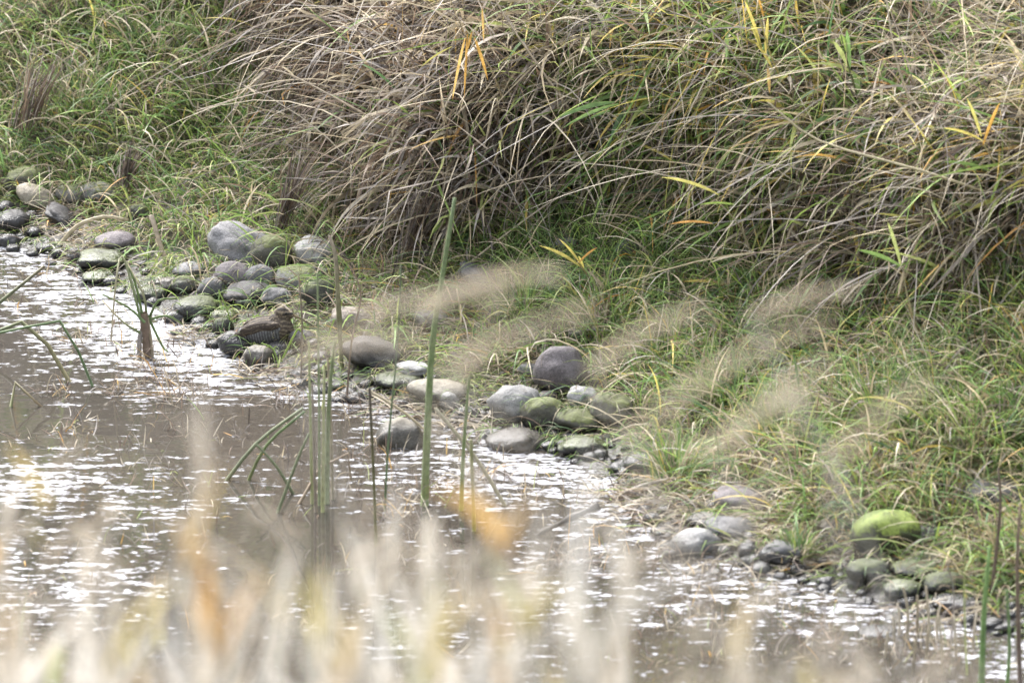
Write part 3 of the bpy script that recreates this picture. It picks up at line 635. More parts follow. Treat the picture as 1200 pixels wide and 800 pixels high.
blab = ['tallest slender green stem of the bunch between bird and tall rush', 'left outer yellow-green stem of the bunch', 'thickest dark green stem of the bunch, leaning right', 'yellow-green stem in the centre of the bunch', 'straw-coloured right outer stem of the bunch', 'short brown dead stem at the left of the bunch']
for (p, lab) in zip(bun, blab):
    stalk('reed', [p[0], p[1], p[2]], p[3]*.9, p[3]*.5, pick1(p[4])*.5+pick1('straw')*.3, pick1(p[4])*.6+pick1('straw')*.25, lab, 'reed', 'reed bunch standing in the shallows')
stalk('dead_reed', [(401, 430), (396, 345), (393, 300), (386, 276)], .008, .005, (.14, .15, .06), (.34, .28, .22), 'broken dead grey stem with frayed top right above the bird', 'dead stem', bumpy=.25)
stalk('dead_reed', [(405, 470), (412, 400), (423, 350), (416, 322), (408, 310)], .003, .002, (.16, .12, .09), (.3, .22, .16), 'thin brown stem with hooked top right of the broken grey one', 'dead stem')
stalk('dead_reed', [(352, 450), (354, 380), (350, 322)], .003, .002, (.14, .11, .08), (.25, .2, .14), 'thin dark stem crossing in front of the bill side of the bird', 'dead stem')
g2 = 'broken green reeds on the left side of the water'
stalk('bent_reed', [(89, 447), (56, 404), (25, 377), (0, 387), (-40, 402)], .007, .006, (.28, .24, .13), (.10, .15, .07), 'thick green reed kinked above the water, reaching in from the left edge', 'reed', g2, sub=1)
stalk('bent_reed', [(114, 452), (92, 412), (70, 376), (32, 383), (-30, 396)], .0045, .004, (.11, .15, .07), (.12, .18, .07), 'thinner green reed bent to a sharp point behind the thick kinked one', 'reed', g2, sub=1)
stalk('bent_reed', [(-60, 396), (0, 354), (52, 312)], .007, .005, (.10, .15, .07), (.16, .14, .08), 'straight green-brown reed slanting up from the left edge', 'reed', g2, sub=1)
stalk('bent_reed', [(10, 476), (18, 448), (50, 478)], .006, .0045, (.16, .19, .07), (.34, .26, .17), 'small upside-down V of broken reed at the left', 'reed', g2, sub=1)
g3 = 'crossed reeds in the shallows left of the bunch'
stalk('crossed_reed', [(255, 562), (300, 520), (355, 478)], .0065, .0045, (.17, .19, .11), (.2, .22, .13), 'thick green reed leaning to the right, lowest of the crossed reeds', 'reed', g3)
stalk('crossed_reed', [(285, 562), (312, 522), (357, 482)], .0055, .004, (.16, .17, .07), (.13, .2, .08), 'olive reed crossing behind the lowest one', 'reed', g3)
stalk('crossed_reed', [(352, 578), (325, 548), (300, 520)], .0055, .004, (.17, .19, .11), (.2, .22, .13), 'dark green reed leaning to the left across the others', 'reed', g3)
stalk('crossed_reed', [(320, 600), (348, 540), (362, 508)], .0055, .0035, (.17, .19, .11), (.2, .22, .13), 'steep green reed in the middle of the crossing', 'reed', g3)
stalk('dead_stick', [(342, 590), (375, 548), (408, 531), (411, 562)], .005, .004, (.24, .18, .12), (.36, .28, .2), 'grey-brown stick bent over at its right end, in front of the bunch', 'stick', sub=1)
stalk('straw_stalk', [(600, 592), (560, 540), (510, 478)], .006, .0055, (.34, .3, .18), (.4, .36, .26), 'pale stalk slanting down right across the tall rush foot', 'stalk', 'long fallen stalks in the shallows')
stalk('straw_stalk', [(520, 510), (475, 484), (430, 456)], .004, .0045, (.42, .35, .22), (.5, .43, .3), 'tan straw slanting down towards the half white stone', 'stalk', 'long fallen stalks in the shallows')
stalk('driftwood', [(628, 628), (662, 610), (702, 592)], .006, .011, (.06, .05, .04), (.10, .085, .075), 'dark waterlogged branch lying in the water at the straw drift', 'driftwood', sink=0, bumpy=.45, sides=9, sub=7)
stalk('driftwood', [(196, 306), (187, 285), (177, 252)], .008, .009, (.5, .4, .3), (.56, .46, .36), 'pale tan splinter of wood standing up in the grass on the left', 'driftwood', sides=5, squash=.4, bumpy=.15, sink=.01)
stalk('driftwood', [(68, 290), (90, 265), (122, 254), (150, 258)], .008, .005, (.5, .42, .28), (.42, .36, .24), 'curved pale bark strip above the purple-grey dome stone', 'driftwood', squash=.35, sink=0)
stalk('driftwood', [(882, 596), (898, 606), (925, 622)], .011, .006, (.12, .09, .07), (.16, .12, .1), 'dark broken wood shard among the stones on the right', 'driftwood', bumpy=.3, sink=0)
stalk('driftwood', [(895, 572), (925, 568), (945, 560)], .016, .012, (.24, .17, .12), (.3, .22, .16), 'stubby brown wood piece above the long purple-brown stone', 'driftwood', bumpy=.15, sink=0, sides=8)
stalk('driftwood', [(720, 583), (755, 568), (790, 560)], .007, .004, (.42, .38, .33), (.4, .34, .27), 'bleached thin branch across the straw drift', 'driftwood', bumpy=.2, sink=0)
stalk('bent_reed', [(322, 425), (344, 394), (351, 386), (358, 398)], .0035, .0025, (.24, .36, .05), (.3, .42, .08), 'bright green hooked blade in front of the bird', 'grass blade', squash=.4)
stalk('bent_reed', [(278, 391), (300, 376), (325, 371), (345, 373)], .0022, .0018, (.42, .42, .22), (.38, .4, .18), 'pale green straw lying across the back of the bird', 'grass blade', squash=.5, sink=0)
stalk('bent_reed', [(274, 392), (268, 368), (256, 340)], .0028, .0016, (.24, .32, .08), (.24, .34, .08), 'upright green blade at the tail end of the bird', 'grass blade', squash=.5)
g4 = 'green and brown stems at the lower right'
for (p, r, k, lab) in [([(1150, 812), (1153, 720), (1160, 640)], .010, 'green', 'broad green blade, widest at the lower right'), ([(1178, 812), (1183, 760), (1180, 690)], .006, 'green', 'narrow green blade right of the broad one'),
        ([(1160, 700), (1172, 600), (1170, 548)], .006, 'brown', 'tall brown stem rising in front of the slope at the right'), ([(1196, 800), (1192, 660), (1196, 590)], .007, 'brown', 'thick brown stem on the right edge'),
        ([(1134, 790), (1130, 700), (1132, 640)], .003, 'lime', 'thin lime stem left of the broad blade'), ([(1112, 760), (1118, 700), (1110, 660)], .003, 'grey', 'thin grey stem left of the lime one')]:
    stalk('reed', p, r, r*.5, pick1(k), pick1(k), lab, 'reed', g4)
stubs = [(1054, 745, 38), (1063, 748, 60), (1075, 742, 45), (1090, 752, 66), (1100, 748, 40), (1048, 752, 30), (1122, 770, 50), (1105, 790, 70), (1070, 790, 48), (1036, 770, 30), (1140, 760, 42), (1085, 772, 35)]
for k, (x_, y_, h_) in enumerate(stubs):
    o = stalk('reed_stub', [(x_, y_), (x_+random.uniform(-3, 3), y_-h_*.5), (x_+random.uniform(-7, 7), y_-h_)], .0045, .003, pick1('straw')*.8, pick1('straw'), 'short tan dead reed stub in the stubble at the lower right', 'reed stub', 'dead reed stubble at the lower right')
# rotted stump with green shoots (left)
b = base_pt(170, 418); root = empty('reed_stump', tuple(b)); tag(root, 'rotted reed stump with bent green shoots and curled dry leaves, left in the water', 'reed stump')
Y = b[1]
for (p, r, k) in [([(172, 420), (171, 395), (168, 366)], .012, 'brown'), ([(163, 418), (164, 395), (172, 376)], .007, 'grey'), ([(178, 419), (177, 400), (172, 372)], .006, 'straw')]:
    W = [np.array(at_y(x, y, Y)) for x, y in p]; V, F, C = tube(W, r, r*1.1, pick1(k)*.7, pick1(k), sides=9, bumpy=.3); mesh_np('stump', V, F, C, mat=M_stem, parent=root)
for p in [[(165, 375), (155, 335), (143, 300), (136, 330), (130, 400)], [(168, 375), (158, 330), (142, 299)], [(172, 372), (168, 345), (150, 310)], [(173, 370), (190, 405), (197, 412)], [(170, 378), (150, 360), (120, 345)], [(168, 392), (145, 378), (120, 352)], [(175, 372), (186, 352), (207, 350)], [(176, 374), (196, 370), (214, 380)]]:
    W = [np.array(at_y(x, y, Y+random.uniform(-.05, .05))) for x, y in p]; V, F, C = tube(W, .0045, .0025, (.13, .19, .07), (.17, .22, .08) if random.random() < .6 else (.45, .38, .26), squash=.5)
    mesh_np('shoot', V, F, C, mat=M_stem, parent=root)
for (x_, y_, x2, y2, k_, lab) in [(262, 372, 250, 352, 'lime', 'short lime blade behind the tail of the bird'), (330, 430, 306, 402, 'lime', 'short green blade leaning left at the brown stone under the bird'), (345, 432, 372, 410, 'straw', 'pale bent straw right below the bird')]:
    stalk('bent_reed', [(x_, y_), ((x_+x2)/2+3, (y_+y2)/2-6), (x2, y2)], .003, .0018, pick1(k_), pick1(k_), lab, 'grass blade', squash=.4)
# little tufts of twigs standing in the water
TW = [(140, 458, 1, 'dark twig tuft in the water right of the kinked reeds'), (65, 462, .9, 'sparse twig tuft under the kinked reed'), (210, 465, 1.5, 'ragged brown twig tuft in open water left of the reed bunch'), (80, 508, .8, 'low tuft of drowned twigs among white ripples on the left'),
      (293, 432, 1.1, 'red-brown dead leaf tuft just below the bird'), (180, 430, 1.1, 'flat brown tuft in front of the reed stump'), (470, 606, 1.3, 'brown tuft at the foot of the tall rush'), (668, 660, 1.5, 'loose tuft of bent stems right of centre in the water'),
      (575, 560, 1.2, 'rusty leaf tuft behind the slanting pale stalk'), (340, 470, 1.0, 'brown tuft by the shore left of the reed bunch'), (40, 700, .7, 'tiny dark twig tuft at the lower left'), (420, 470, 1.2, 'dark stem tuft at the waterline right of the bunch'), (90, 400, .7, 'small twig tuft behind the bent reeds')]
for (x_, y_, s_, lab) in TW:
    P = base_pt(x_, y_); n = int(42*s_); Q = np.tile(P, (n, 1)) + rng.normal(0, 1, (n, 3))*np.array([.035*s_, .04*s_, 0])
    kk = {'brown': .5, 'grey': .15, 'straw': .3, 'orange': .06}
    A = blades(Q, rng.uniform(.03, .12, n)*s_, rng.uniform(.002, .0045, n), rng.uniform(-3.1, 3.1, n), rng.uniform(-.1, 1.5, n), rng.uniform(-1.2, 1.0, n), pick(kk, n), seg=4)
    o = mesh_np('twig_tuft', *A, mat=M_leaf, origin=tuple(P)); tag(o, lab, 'twig tuft', 'twig tufts sticking out of the water')
def stubble():
    Q = []; 
    for _ in range(260):
        x_ = random.uniform(-60, 1150); y_ = random.uniform(float(SHPY(x_))+12, 790); 
        if random.random() < .4: y_ = random.uniform(float(SHPY(x_))+5, float(SHPY(x_))+90)
        P = on_water(x_, y_); m = random.randint(3, 16); Q.append(np.tile(P, (m, 1))+rng.normal(0, 1, (m, 3))*np.array([random.uniform(.02, .10), .03, 0]))
    Q = np.concatenate(Q); n = len(Q); e0 = rng.uniform(-.1, 1.5, n)
    return blades(Q, rng.gamma(3, .014, n)+.01, rng.uniform(.002, .0048, n), rng.uniform(-3.1, 3.1, n), e0, e0-rng.uniform(-.3, 1.2, n), pick({'brown': .5, 'grey': .2, 'straw': .35, 'lime': .05, 'orange': .03}, n), seg=3, clampz=False)
a = mesh_np('water_weed', *stubble(), mat=M_leaf); tag(a, 'drowned brown weed stubble poking through the stream surface', kind='stuff')
# green tussocks
TU = [(610, 372, 26, .20, 'green', 'dark green upright tussock in the middle, left of the mossy lump'), (705, 392, 34, .26, 'green', 'tall green tussock right behind the ball-like boulder'), (790, 560, 30, .2, 'lime', 'bright green tussock beside the straw drift'),
      (935, 655, 16, .12, 'lime', 'small lime tussock at the water edge on the right'), (1100, 470, 60, .26, 'green', 'large fresh green tussock on the right slope'), (1030, 500, 50, .24, 'straw', 'straw-tipped combed tussock left of the large fresh one'), (930, 510, 60, .22, 'lime', 'olive tussock drooping over the straw drift'),
      (850, 470, 60, .24, 'green', 'green tussock under the diagonal blurred stalk'), (260, 130, 60, .2, 'green', 'grass tussock on the left slope with a dead stem in it'), (90, 130, 60, .22, 'green', 'green tussock around the dark dead stems at upper left'), (180, 60, 60, .2, 'lime', 'yellow-green tussock at the top of the left slope'),
      (1150, 520, 60, .26, 'lime', 'yellowish tussock above the grey boulder at the right edge'), (780, 420, 40, .2, 'green', 'green tussock to the right of the tall one by the ball-like boulder'), (400, 240, 40, .2, 'green', 'dark green tussock under the drooping brown clump')]
for (x_, y_, wd, L_, k, lab) in TU:
    n = 230; px = rng.normal(x_, wd*.45, n); py = rng.normal(y_, wd*.22, n); P = hit(px, py); c0 = hit([x_], [y_])[0]
    wts = {k: .7, 'lime': .2, 'straw': .2, 'green': .2, 'yellow': .03}
    out = P-c0; az = np.arctan2(out[:, 0], out[:, 1])*.5+rng.uniform(-3.1, 3.1, n)*.5
    e0 = rng.uniform(1.0, 1.5, n); A = blades(P, rng.uniform(.5, 1.1, n)*L_, rng.uniform(.0025, .0055, n), az, e0, e0-rng.uniform(.2, 2.2, n), pick(wts, n), seg=6)
    o = mesh_np('grass_tussock', *A, mat=M_leaf, origin=tuple(c0)); tag(o, lab, 'tussock', 'grass tussocks on the bank')
# leafy reed shoots in front of the overhang: stem + coloured leaves
def shoot(pts, leaves, cstem, lab, r=.0035, lift=.35):
    """pts in picture space, plane in front of the bank at the hit depth minus lift"""
    b = hit([pts[0][0]], [pts[0][1]])[0]; Y0 = b[1]
    root = empty('reed_shoot', tuple(b)); tag(root, lab, 'reed shoot', 'leafy reed shoots leaning out of the dry grass')
    n = len(pts); W = [np.array(at_y(p[0], p[1], Y0-lift*(k/(max(n-1, 1)))**.7)) for k, p in enumerate(pts)]
    V, F, C = tube(W, r, r*.5, cstem, cstem); mesh_np('stem', V, F, C, mat=M_stem, parent=root)
    for (x0, y0, x1, y1, wd, k) in leaves:
        Yl = W[-1][1]; j = int(np.argmin([abs(p[0]-x0)+abs(p[1]-y0) for p in pts])); Yl = W[j][1]
        A_ = np.array(at_y(x0, y0, Yl)); B_ = np.array(at_y(x1, y1, Yl-.03)); mid = (A_+B_)/2 + np.array([0, 0, .12*np.linalg.norm(B_-A_)])
        ts = np.linspace(0, 1, 8)[:, None]; Q = (1-ts)**2*A_+2*ts*(1-ts)*mid+ts**2*B_
        dd = B_-A_; s_ = np.cross(dd, [0, 1, 0]); s_ /= np.linalg.norm(s_); s_ = s_+np.array([0, random.uniform(-.9, .9), 0]); wd = wd*.75
        wt = np.sin(np.clip(ts*.93+.07, 0, 1)*math.pi)**.6*wd/2
        V = np.concatenate([Q-s_*wt, Q, Q+s_*wt]); V[8:16, 1] += wd*.2
        F = [(k2, k2+1, k2+9, k2+8) for k2 in range(7)]+[(k2+8, k2+9, k2+17, k2+16) for k2 in range(7)]
        c = pick1(k); C = np.tile(c, (24, 1))*np.tile(np.linspace(.85, 1.2, 8), 3)[:, None]
        mesh_np('leaf', V, np.array(F), C, mat=M_leaf, parent=root)
shoot([(600, 150), (575, 80), (545, 40), (520, -20)], [(545, 45, 530, 118, .012, 'orange'), (548, 40, 544, 116, .010, 'orange'), (556, 45, 572, 95, .013, 'orange'), (553, 38, 548, 60, .010, 'orange'), (530, 55, 492, 80, .008, 'yellow'), (565, 10, 567, 50, .01, 'orange')], (.5, .4, .26), 'reed shoot hung with bright orange leaves near the top centre')
shoot([(760, 90), (735, 150), (740, 170)], [(740, 150, 690, 200, .012, 'yellow'), (745, 150, 665, 215, .012, 'lime'), (735, 148, 800, 135, .012, 'green'), (737, 145, 765, 118, .012, 'lime'), (742, 140, 732, 115, .008, 'straw'), (750, 170, 790, 190, .012, 'yellow'), (760, 185, 800, 192, .011, 'lime')], (.45, .38, .25), 'reed shoot with long lime and yellow leaves right of centre', lift=.3)
shoot([(790, 130), (755, 130), (720, 135)], [(720, 120, 655, 138, .017, 'green'), (725, 122, 660, 150, .014, 'green'), (715, 130, 690, 140, .012, 'green')], (.3, .34, .16), 'green shoot fanning broad leaves left over the grey thatch', lift=.3)
shoot([(1010, 130), (995, 80), (985, 40)], [(992, 60, 985, 40, .022, 'lime'), (994, 78, 976, 48, .018, 'lime'), (996, 80, 992, 35, .02, 'green'), (1010, 120, 1000, 85, .02, 'green'), (1012, 125, 1050, 105, .02, 'lime'), (1015, 125, 1040, 80, .022, 'green')], (.14, .16, .08), 'broad-bladed green shoot in the grey straw at upper right', lift=.2)
shoot([(1190, 240), (1165, 190), (1150, 165)], [(1152, 165, 1105, 150, .013, 'yellow'), (1152, 170, 1172, 120, .014, 'orange'), (1150, 160, 1133, 115, .013, 'yellow'), (1160, 200, 1105, 190, .012, 'lime'), (1160, 180, 1140, 185, .01, 'orange'), (1175, 200, 1160, 240, .013, 'lime'), (1185, 215, 1130, 200, .011, 'orange'), (1190, 230, 1150, 238, .01, 'orange')], (.5, .42, .25), 'shoot with upright orange and yellow leaves near the right edge', lift=.25)
shoot([(700, 340), (680, 310), (677, 308)], [(680, 312, 632, 288, .013, 'yellow'), (681, 310, 655, 280, .010, 'yellow'), (678, 308, 700, 290, .010, 'orange'), (690, 318, 725, 362, .017, 'straw'), (684, 314, 678, 300, .01, 'yellow')], (.44, .38, .2), 'low shoot with pale yellow leaves spread over the green hollow', lift=.15)
shoot([(890, 330), (870, 270), (840, 235)], [(835, 262, 785, 263, .010, 'orange'), (842, 228, 775, 208, .014, 'yellow'), (855, 335, 800, 330, .010, 'yellow'), (830, 340, 800, 362, .009, 'yellow'), (875, 298, 832, 308, .011, 'straw'), (862, 240, 820, 240, .012, 'lime')], (.42, .36, .26), 'shoot with side leaves pointing left at the right edge of the hollow', lift=.3)
shoot([(1080, 400), (1063, 345), (1058, 312)], [(1056, 312, 1005, 293, .014, 'lime'), (1056, 312, 1040, 260, .014, 'lime'), (1060, 315, 1052, 350, .012, 'straw')], (.46, .4, .28), 'small shoot with two lime leaves in front of the dark curtain', lift=.3)
shoot([(930, 120), (905, 70), (890, 20)], [(893, 60, 872, 0, .014, 'yellow'), (893, 60, 880, 30, .014, 'yellow'), (897, 65, 900, 20, .014, 'yellow'), (900, 80, 902, 110, .014, 'orange'), (905, 80, 885, 50, .012, 'yellow')], (.45, .38, .16), 'shoot of narrow yellow leaves at the top right of centre', lift=.2)
shoot([(690, 160), (640, 90), (595, 25), (575, -10)], [(640, 90, 656, 100, .008, 'straw')], (.55, .46, .36), 'long bare pale stalk crossing down from the top centre', r=.004, lift=.3)
shoot([(1080, 160), (1063, 110), (1048, 60), (1036, -20)], [(1063, 110, 1080, 130, .01, 'straw')], (.6, .52, .42), 'long bare bright stalk crossing the upper right', r=.004, lift=.3)
shoot([(1200, 240), (1080, 200), (960, 165), (900, 120)], [(960, 165, 930, 175, .012, 'straw')], (.52, .45, .3), 'long pale stalk sweeping left across the right clumps', r=.005, lift=.35)
shoot([(820, 120), (800, 60), (785, -10)], [(790, 30, 770, 45, .01, 'straw')], (.55, .46, .36), 'bare stalk in the yellow-green clump', r=.0035, lift=.3)
shoot([(500, 350), (560, 300), (640, 240), (690, 215)], [(690, 215, 672, 250, .012, 'straw')], (.48, .4, .3), 'fallen pale stalk rising right from the mossy slope to the hollow', r=.004, lift=-.1)
shoot([(480, 165), (420, 130), (345, 90), (310, 80)], [(430, 140, 400, 165, .012, 'straw'), (345, 90, 330, 78, .008, 'straw')], (.52, .43, .33), 'long pale stalk reaching left out of the brown clump', r=.004, lift=.3)
shoot([(400, 120), (350, 105), (300, 110), (230, 130)], [(300, 110, 285, 100, .009, 'straw')], (.45, .37, .28), 'thin stalk reaching far left over the green slope', r=.003, lift=.3)
# dead dark stems on left slope, leafy weeds
for (p, r, lab) in [([(30, 150), (42, 100), (52, 50)], .02, 'dark brown bundle of dead stems on the upper left slope'), ([(145, 215), (150, 190), (158, 160)], .007, 'dark withered stem on the left slope above the grey stones'), ([(330, 270), (345, 215), (372, 150)], .008, 'grey dead stem bundle leaning under the brown clump'), ([(480, 300), (490, 240), (515, 190)], .009, 'dark rotting stem bundle under the drooping clump')]:
    b = hit([p[0][0]], [p[0][1]])[0]; W = [np.array(at_y(x, y, b[1]-.12)) for x, y in p]
    n = 70; Q = np.tile(W[0], (n, 1))+rng.normal(0, 1, (n, 3))*np.array([r*1.4, r, .01]); d_ = W[-1]-W[0]; Ln = np.linalg.norm(d_)
    az = np.arctan2(d_[0], d_[1]*.2)+rng.normal(0, .4, n); e = math.asin(d_[2]/Ln)+rng.normal(0, .15, n)
    A = blades(Q, rng.uniform(.6, 1.1, n)*Ln, rng.uniform(.003, .007, n), az, e, e-rng.uniform(-.2, .9, n), pick({'brown': .6, 'grey': .4}, n), seg=5)
    o = mesh_np('dead_stem_bundle', *A, mat=M_leaf, origin=tuple(b)); tag(o, lab, 'dead stems', 'bundles of dead stems on the bank')
def weed(x_, y_, n, s_, lab, col=(.12, .24, .05)):
    b = hit([x_], [y_])[0]; root = empty('leafy_weed', tuple(b)); tag(root, lab, 'weed', 'broad-leaved weeds on the bank')
    for k in range(n):
        a = random.uniform(0, 6.28); L_ = s_*random.uniform(.7, 1.2); e = random.uniform(.3, 1.1)
        D = np.array([math.cos(a)*math.cos(e), math.sin(a)*math.cos(e), math.sin(e)]); S = np.cross(D, [0, 0, 1]); S /= np.linalg.norm(S); U = np.cross(S, D)
        V = []; m = 7
        for q in range(m):
            t = q/(m-1); wd = L_*.22*math.sin(math.pi*min(1, t*.95+.03))**.8; c = b+D*L_*t+np.array([0, 0, -.35*L_*t*t])
            V += [c-S*wd+U*wd*.25, c, c+S*wd+U*wd*.25]
        F = [(3*q+j, 3*q+j+1, 3*q+j+4, 3*q+j+3) for q in range(m-1) for j in (0, 1)]
        cc_ = np.array(col)*random.uniform(.7, 1.4)
        mesh_np('leaf', np.array(V), np.array(F), np.tile(cc_, (len(V), 1)), mat=M_leaf, parent=root)
weed(618, 358, 7, .06, 'bright broad-leaved weed left of the green hollow'); weed(698, 522, 6, .055, 'fresh green weed at the shore beside the mossy lump', (.18, .34, .06)); weed(722, 478, 5, .07, 'yellow-green weed draped on the mossy lump', (.28, .34, .07))
weed(205, 140, 5, .05, 'blue-green leafy weed on the left slope', (.12, .2, .12)); weed(1175, 400, 5, .06, 'dull green leafy weed at the right edge', (.1, .17, .09)); weed(735, 268, 6, .04, 'small weed by the stone in the green hollow', (.08, .17, .05))
# ------------------------------------------------------------ the snipe
def bird():
    P = hit([314], [400])[0]
    base = at_y(312, 414, P[1]-.02); base.z = max(base.z, .0)+.008
    root = empty('bird', tuple(base), R(-8)); root.scale = (1.02, 1.02, 1.02); tag(root, 'brown striped long-billed wading bird crouching among the shore stones', 'bird')
    def blob(ells, name, vox=.0022, parent=root):
        bm = bmesh.new()
        for (cx, cy, cz, rx, ry, rz, rot) in ells:
            r = bmesh.ops.create_icosphere(bm, subdivisions=3, radius=1)
            M = Matrix.Translation((cx, cy, cz)) @ Matrix.Rotation(R(-rot), 4, 'Y') @ Matrix.Diagonal((rx, ry, rz, 1))
            bmesh.ops.transform(bm, matrix=M, verts=r['verts'])
        me = bpy.data.meshes.new(name); bm.to_mesh(me); bm.free()
        o = bpy.data.objects.new(name, me); COL.objects.link(o)
        md = o.modifiers.new('r', 'REMESH'); md.mode = 'VOXEL'; md.voxel_size = vox
        ms = o.modifiers.new('s', 'SMOOTH'); ms.iterations = 6
        dg = bpy.context.evaluated_depsgraph_get(); dg.update(); m2 = bpy.data.meshes.new_from_object(o.evaluated_get(dg))
        o.modifiers.clear(); o.data = m2; o.parent = parent
        for f in m2.polygons: f.use_smooth = True
        return o
    def paint(o, fn):
        me = o.data; a = me.color_attributes.new('Col', 'FLOAT_COLOR', 'POINT')
        for k, v in enumerate(me.vertices): q_ = fn(v.co, v.normal); f_ = .45+.45*(mn.noise(v.co*140)*.5+.5); a.data[k].color = (q_[0]*f_, q_[1]*f_, q_[2]*f_, 1)
        me.materials.append(M_bird)
    N = Nodes('plumage'); at = N.n('Attribute'); at.attribute_name = 'Col'; p = N.n('BsdfPrincipled'); p.inputs['Roughness'].default_value = .8; N.l(at.outputs['Color'], p.inputs['Base Color'])
    tc = N.n('TexCoord'); b = N.n('Bump'); b.inputs['Distance'].default_value = .002; N.l(N.noise(260, 3, .6, tc.outputs['Object']), b.inputs['Height']); N.l(b.outputs[0], p.inputs['Normal']); N.l(p.outputs[0], N.out.inputs[0]); M_bird = N.m
    body = blob([(.0, 0, .062, .078, .046, .044, 8), (.038, 0, .068, .050, .043, .046, 20), (-.065, 0, .048, .055, .030, .024, 14), (-.10, 0, .036, .04, .018, .010, 16), (.050, 0, .098, .026, .022, .034, -20),
                 (.054, 0, .120, .0265, .019, .0215, -20), (.034, 0, .096, .026, .026, .026, 30), (.076, 0, .118, .014, .0105, .010, -25), (.01, 0, .04, .05, .036, .03, 0)], 'body')
    def cb(c, n):
        x, y, z = c; ay = abs(y); r1 = mn.noise(c*220)*.5+.5; r2 = mn.noise(c*90+Vector((5, 1, 2)))*.5+.5
        dark, brown, buff, white = (.025, .02, .016), (.11, .075, .05), (.38, .30, .20), (.42, .41, .39)
        def mx(a, b_, t): return tuple(a[i]*(1-t)+b_[i]*t for i in range(3))
        if z > .104 and x > .025:   # head
            zz = (z-.124)/.02
            if ay < .0028 and zz > .2: return mx(buff, brown, r1*.4)
            if zz > .45: return mx(dark, brown, r1*.5)
            if zz > .12 and x > .04: return mx(buff, brown, r1*.6)       # supercilium
            if -.12 < zz <= .12 and x > .056: return dark      # eye line
            return mx(mx(dark, brown, r2), buff, .7 if r1 > .6 else .1)
        top = n.z
        if x < -.085: return mx((.26, .14, .07), dark, 1 if math.sin(x*700) > .3 else .1)
        if z > .075 and top > .25 and x < .045:
            s = math.sin(ay*420+x*6+1.6*r2)
            return mx(mx(dark, brown, r2*.7), buff, .75 if s > .9 else 0)
        if x > .042+.014*r2 or z > .085:
            s = math.sin(z*520+ x*160+3*r2)
            return mx(mx(dark, brown, r2), buff, .6 if (s > .2 and r1 > .4) else .05)
        if z < .018: return mx(white, dark, .25+.2*r1)
        s = math.sin(x*720 + z*120 + 1.5*r2)
        return mx((.085, .08, .08), (.30, .30, .30), (.85 if s > .3 else 0)*(.35+.65*r2))
    paint(body, cb)
    for sgn in (-1, 1):
        wg = blob([(-.020, sgn*.033, .080, .060, .012, .019, 13), (-.065, sgn*.027, .060, .045, .009, .011, 18), (.02, sgn*.034, .088, .03, .012, .014, 10)], 'wing', .002)
        def cw(c, n):
            x, y, z = c; r1 = mn.noise(c*200)*.5+.5
            u = z - .074 - x*.23
            s = math.sin(u*430+.9*math.sin(x*110)+2.2*mn.noise(c*60)); q = math.sin(x*260+u*200)
            if s > .93 and r1 > .3: return (.27, .215, .15)
            if q > .9 and u < 0: return (.26, .19, .12)
            return (.035+.07*r1, .026+.046*r1, .02+.03*r1)
        paint(wg, cw)
    # bill
    V, F, C = tube([(.086, 0, .117), (.112, 0, .105), (.150, 0, .085)], .0036, .0017, (.22, .16, .1), (.06, .045, .035), sides=8)
    o = mesh_np('bill', V, F, C, mat=M_stem); o.parent = root
    for sgn in (-1, 1):
        bm = bmesh.new(); bmesh.ops.create_uvsphere(bm, u_segments=12, v_segments=8, radius=.0038); bmesh.ops.translate(bm, verts=bm.verts, vec=(.066, sgn*.0155, .1265))
        me = bpy.data.meshes.new('eye'); bm.to_mesh(me); bm.free()
        N = Nodes('eye'); p = N.n('BsdfPrincipled'); p.inputs['Base Color'].default_value = (.01, .008, .006, 1); p.inputs['Roughness'].default_value = .08; N.l(p.outputs[0], N.out.inputs[0]); me.materials.append(N.m)
        o = bpy.data.objects.new('eye', me); o.parent = root; COL.objects.link(o)
        V, F, C = tube([(.0, sgn*.018, .035), (.012, sgn*.018, .014), (.004, sgn*.018, -.02)], .0035, .0025, (.22, .22, .13)); o = mesh_np('leg', V, F, C, mat=M_stem); o.parent = root
bird()
